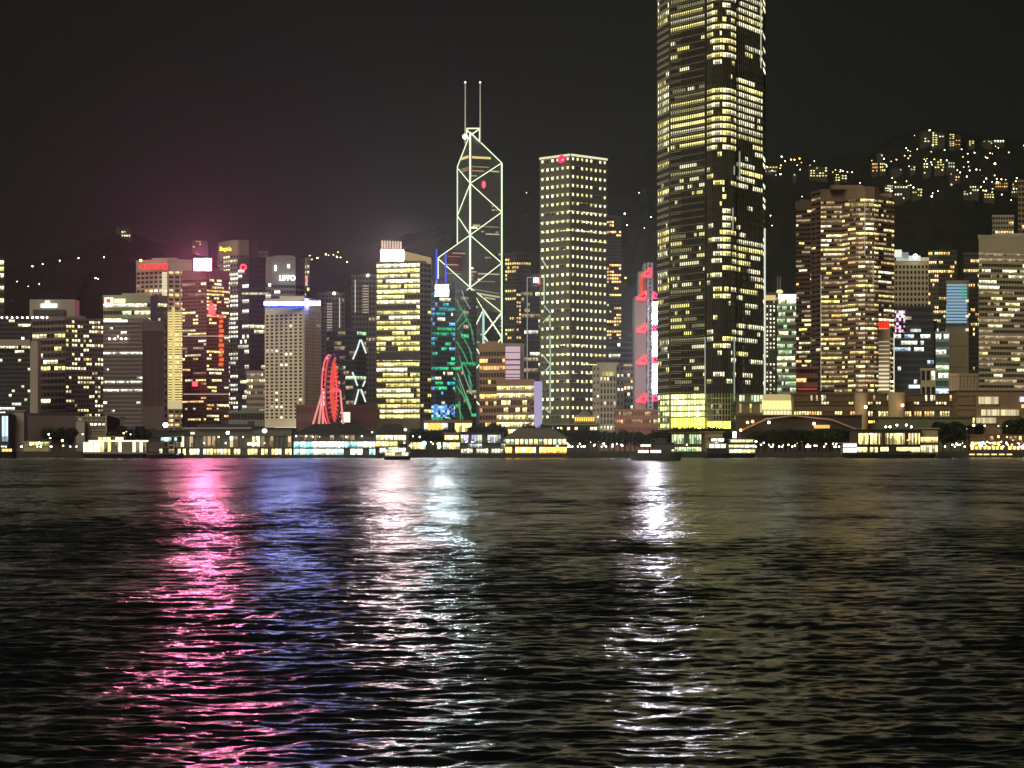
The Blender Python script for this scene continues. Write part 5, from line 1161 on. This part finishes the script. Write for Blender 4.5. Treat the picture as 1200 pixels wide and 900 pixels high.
# ------------------------------------------------------------------ trees
LEAF = principled('tree_leaves',(.022,.032,.013),.7,spec=.2,noise=.5,scale=.5); BARK = principled('tree_bark',(.07,.05,.035),.9,noise=.3)
def tree_variant(seed, h, rx):
    rg = random.Random(seed); tr = MB(); tr.tube((0,0,0),(0,0,h*.45),.35,.22)
    cl = []
    for k in range(9):
        t = rg.uniform(0,6.28); r_ = rg.uniform(.15,.75)*rx; z = h*rg.uniform(.45,.88)
        c = Vector((r_*math.cos(t), r_*math.sin(t), z)); cl.append((c, rg.uniform(.28,.5)*rx)); tr.tube((0,0,h*.4), c, .15, .05, 4)
    lv = MB()
    for c, r_ in cl:
        for _ in range(150):
            d = Vector((rg.gauss(0,1),rg.gauss(0,1),rg.gauss(0,.7))).normalized()*r_*rg.uniform(.55,1.12); p = c+d
            a = Vector((rg.gauss(0,1),rg.gauss(0,1),rg.gauss(0,1))).normalized()*rg.uniform(.25,.5); b = a.orthogonal().normalized()*a.length*.8
            lv.quad(p-a,p+b,p+a,p-b)
    m1 = D2.meshes.new('trunk'); m1.from_pydata(tr.v,[],tr.f); m1.materials.append(BARK)
    m2 = D2.meshes.new('crown'); m2.from_pydata(lv.v,[],lv.f); m2.materials.append(LEAF)
    return m1, m2
TV = [tree_variant(i, 9.0, 4.2) for i in range(4)]
def tree(px, ytop, Y, label, group, sx=1.0):
    h = Z(ytop, Y) - G0; s = h/9.2
    e = D2.objects.new('tree', None); C.objects.link(e); e.location = (X(px,Y),Y,G0); e.rotation_euler = (0,0,rng.uniform(0,6.28)); e.scale = (s*sx,s*sx,s); tag(e, label, 'tree', group)
    for nm, me in zip(('trunk','crown'), rng.choice(TV)):
        o = D2.objects.new(nm, me); C.objects.link(o); o.parent = e
def trees(p0, p1, step, yt, Y, label, group, sx=1.0):
    p = p0
    while p < p1:
        tree(p, yt+rng.uniform(-1.5,2.5), Y+rng.uniform(-4,4), label, group, sx); p += step*rng.uniform(.75,1.3)
trees(62,84,9,501,1200,'dark leafy tree before the brown windowless block','trees at the left block',1.1)
trees(140,170,9,499,1205,'dark leafy tree right of the car park','trees by the car park',1.1)
trees(482,524,7,502,1192,'dark leafy tree above the market stalls','trees over the market stalls',1.1)
trees(560,592,8,496,1215,'dark leafy tree behind the lilac-lit pier','trees behind the lilac pier',1.0)
trees(626,660,9,497,1215,'dark leafy tree behind the brown-roofed pier','trees behind the brown pier',1.0)
trees(668,786,6.2,505,1182,'leafy tree in the long promenade row left of the tallest tower','long promenade tree row',1.15)
trees(786,850,7,501,1205,'low tree at the base of the tallest tower','trees at the tallest tower',.9)
trees(884,1000,6.5,503,1186,'black silhouetted tree before the arched canopy','trees before the arched canopy',1.2)
trees(1100,1140,7,495,1196,'tall dark tree between the pier annex and the amber stalls','trees right of the pier annex',1.0)
trees(1185,1212,9,488,1215,'dark tree at the right edge behind the stalls','trees at the right edge',.8)

# ------------------------------------------------------------------ haze
mb = MB(); mb.box(-2600, 2600, -100, 5200, -9, 620)
hz = mb.build('haze', D2.materials.new('haze')); hz['kind'] = 'stuff'
m = hz.data.materials[0]; m.use_nodes = True; n = m.node_tree; n.nodes.clear()
o_ = n.nodes.new('ShaderNodeOutputMaterial'); v_ = n.nodes.new('ShaderNodeVolumePrincipled'); n.links.new(v_.outputs[0], o_.inputs['Volume'])
v_.inputs['Color'].default_value = (.9,.9,.9,1); v_.inputs['Density'].default_value = 0.52e-4; v_.inputs['Anisotropy'].default_value = 0.86
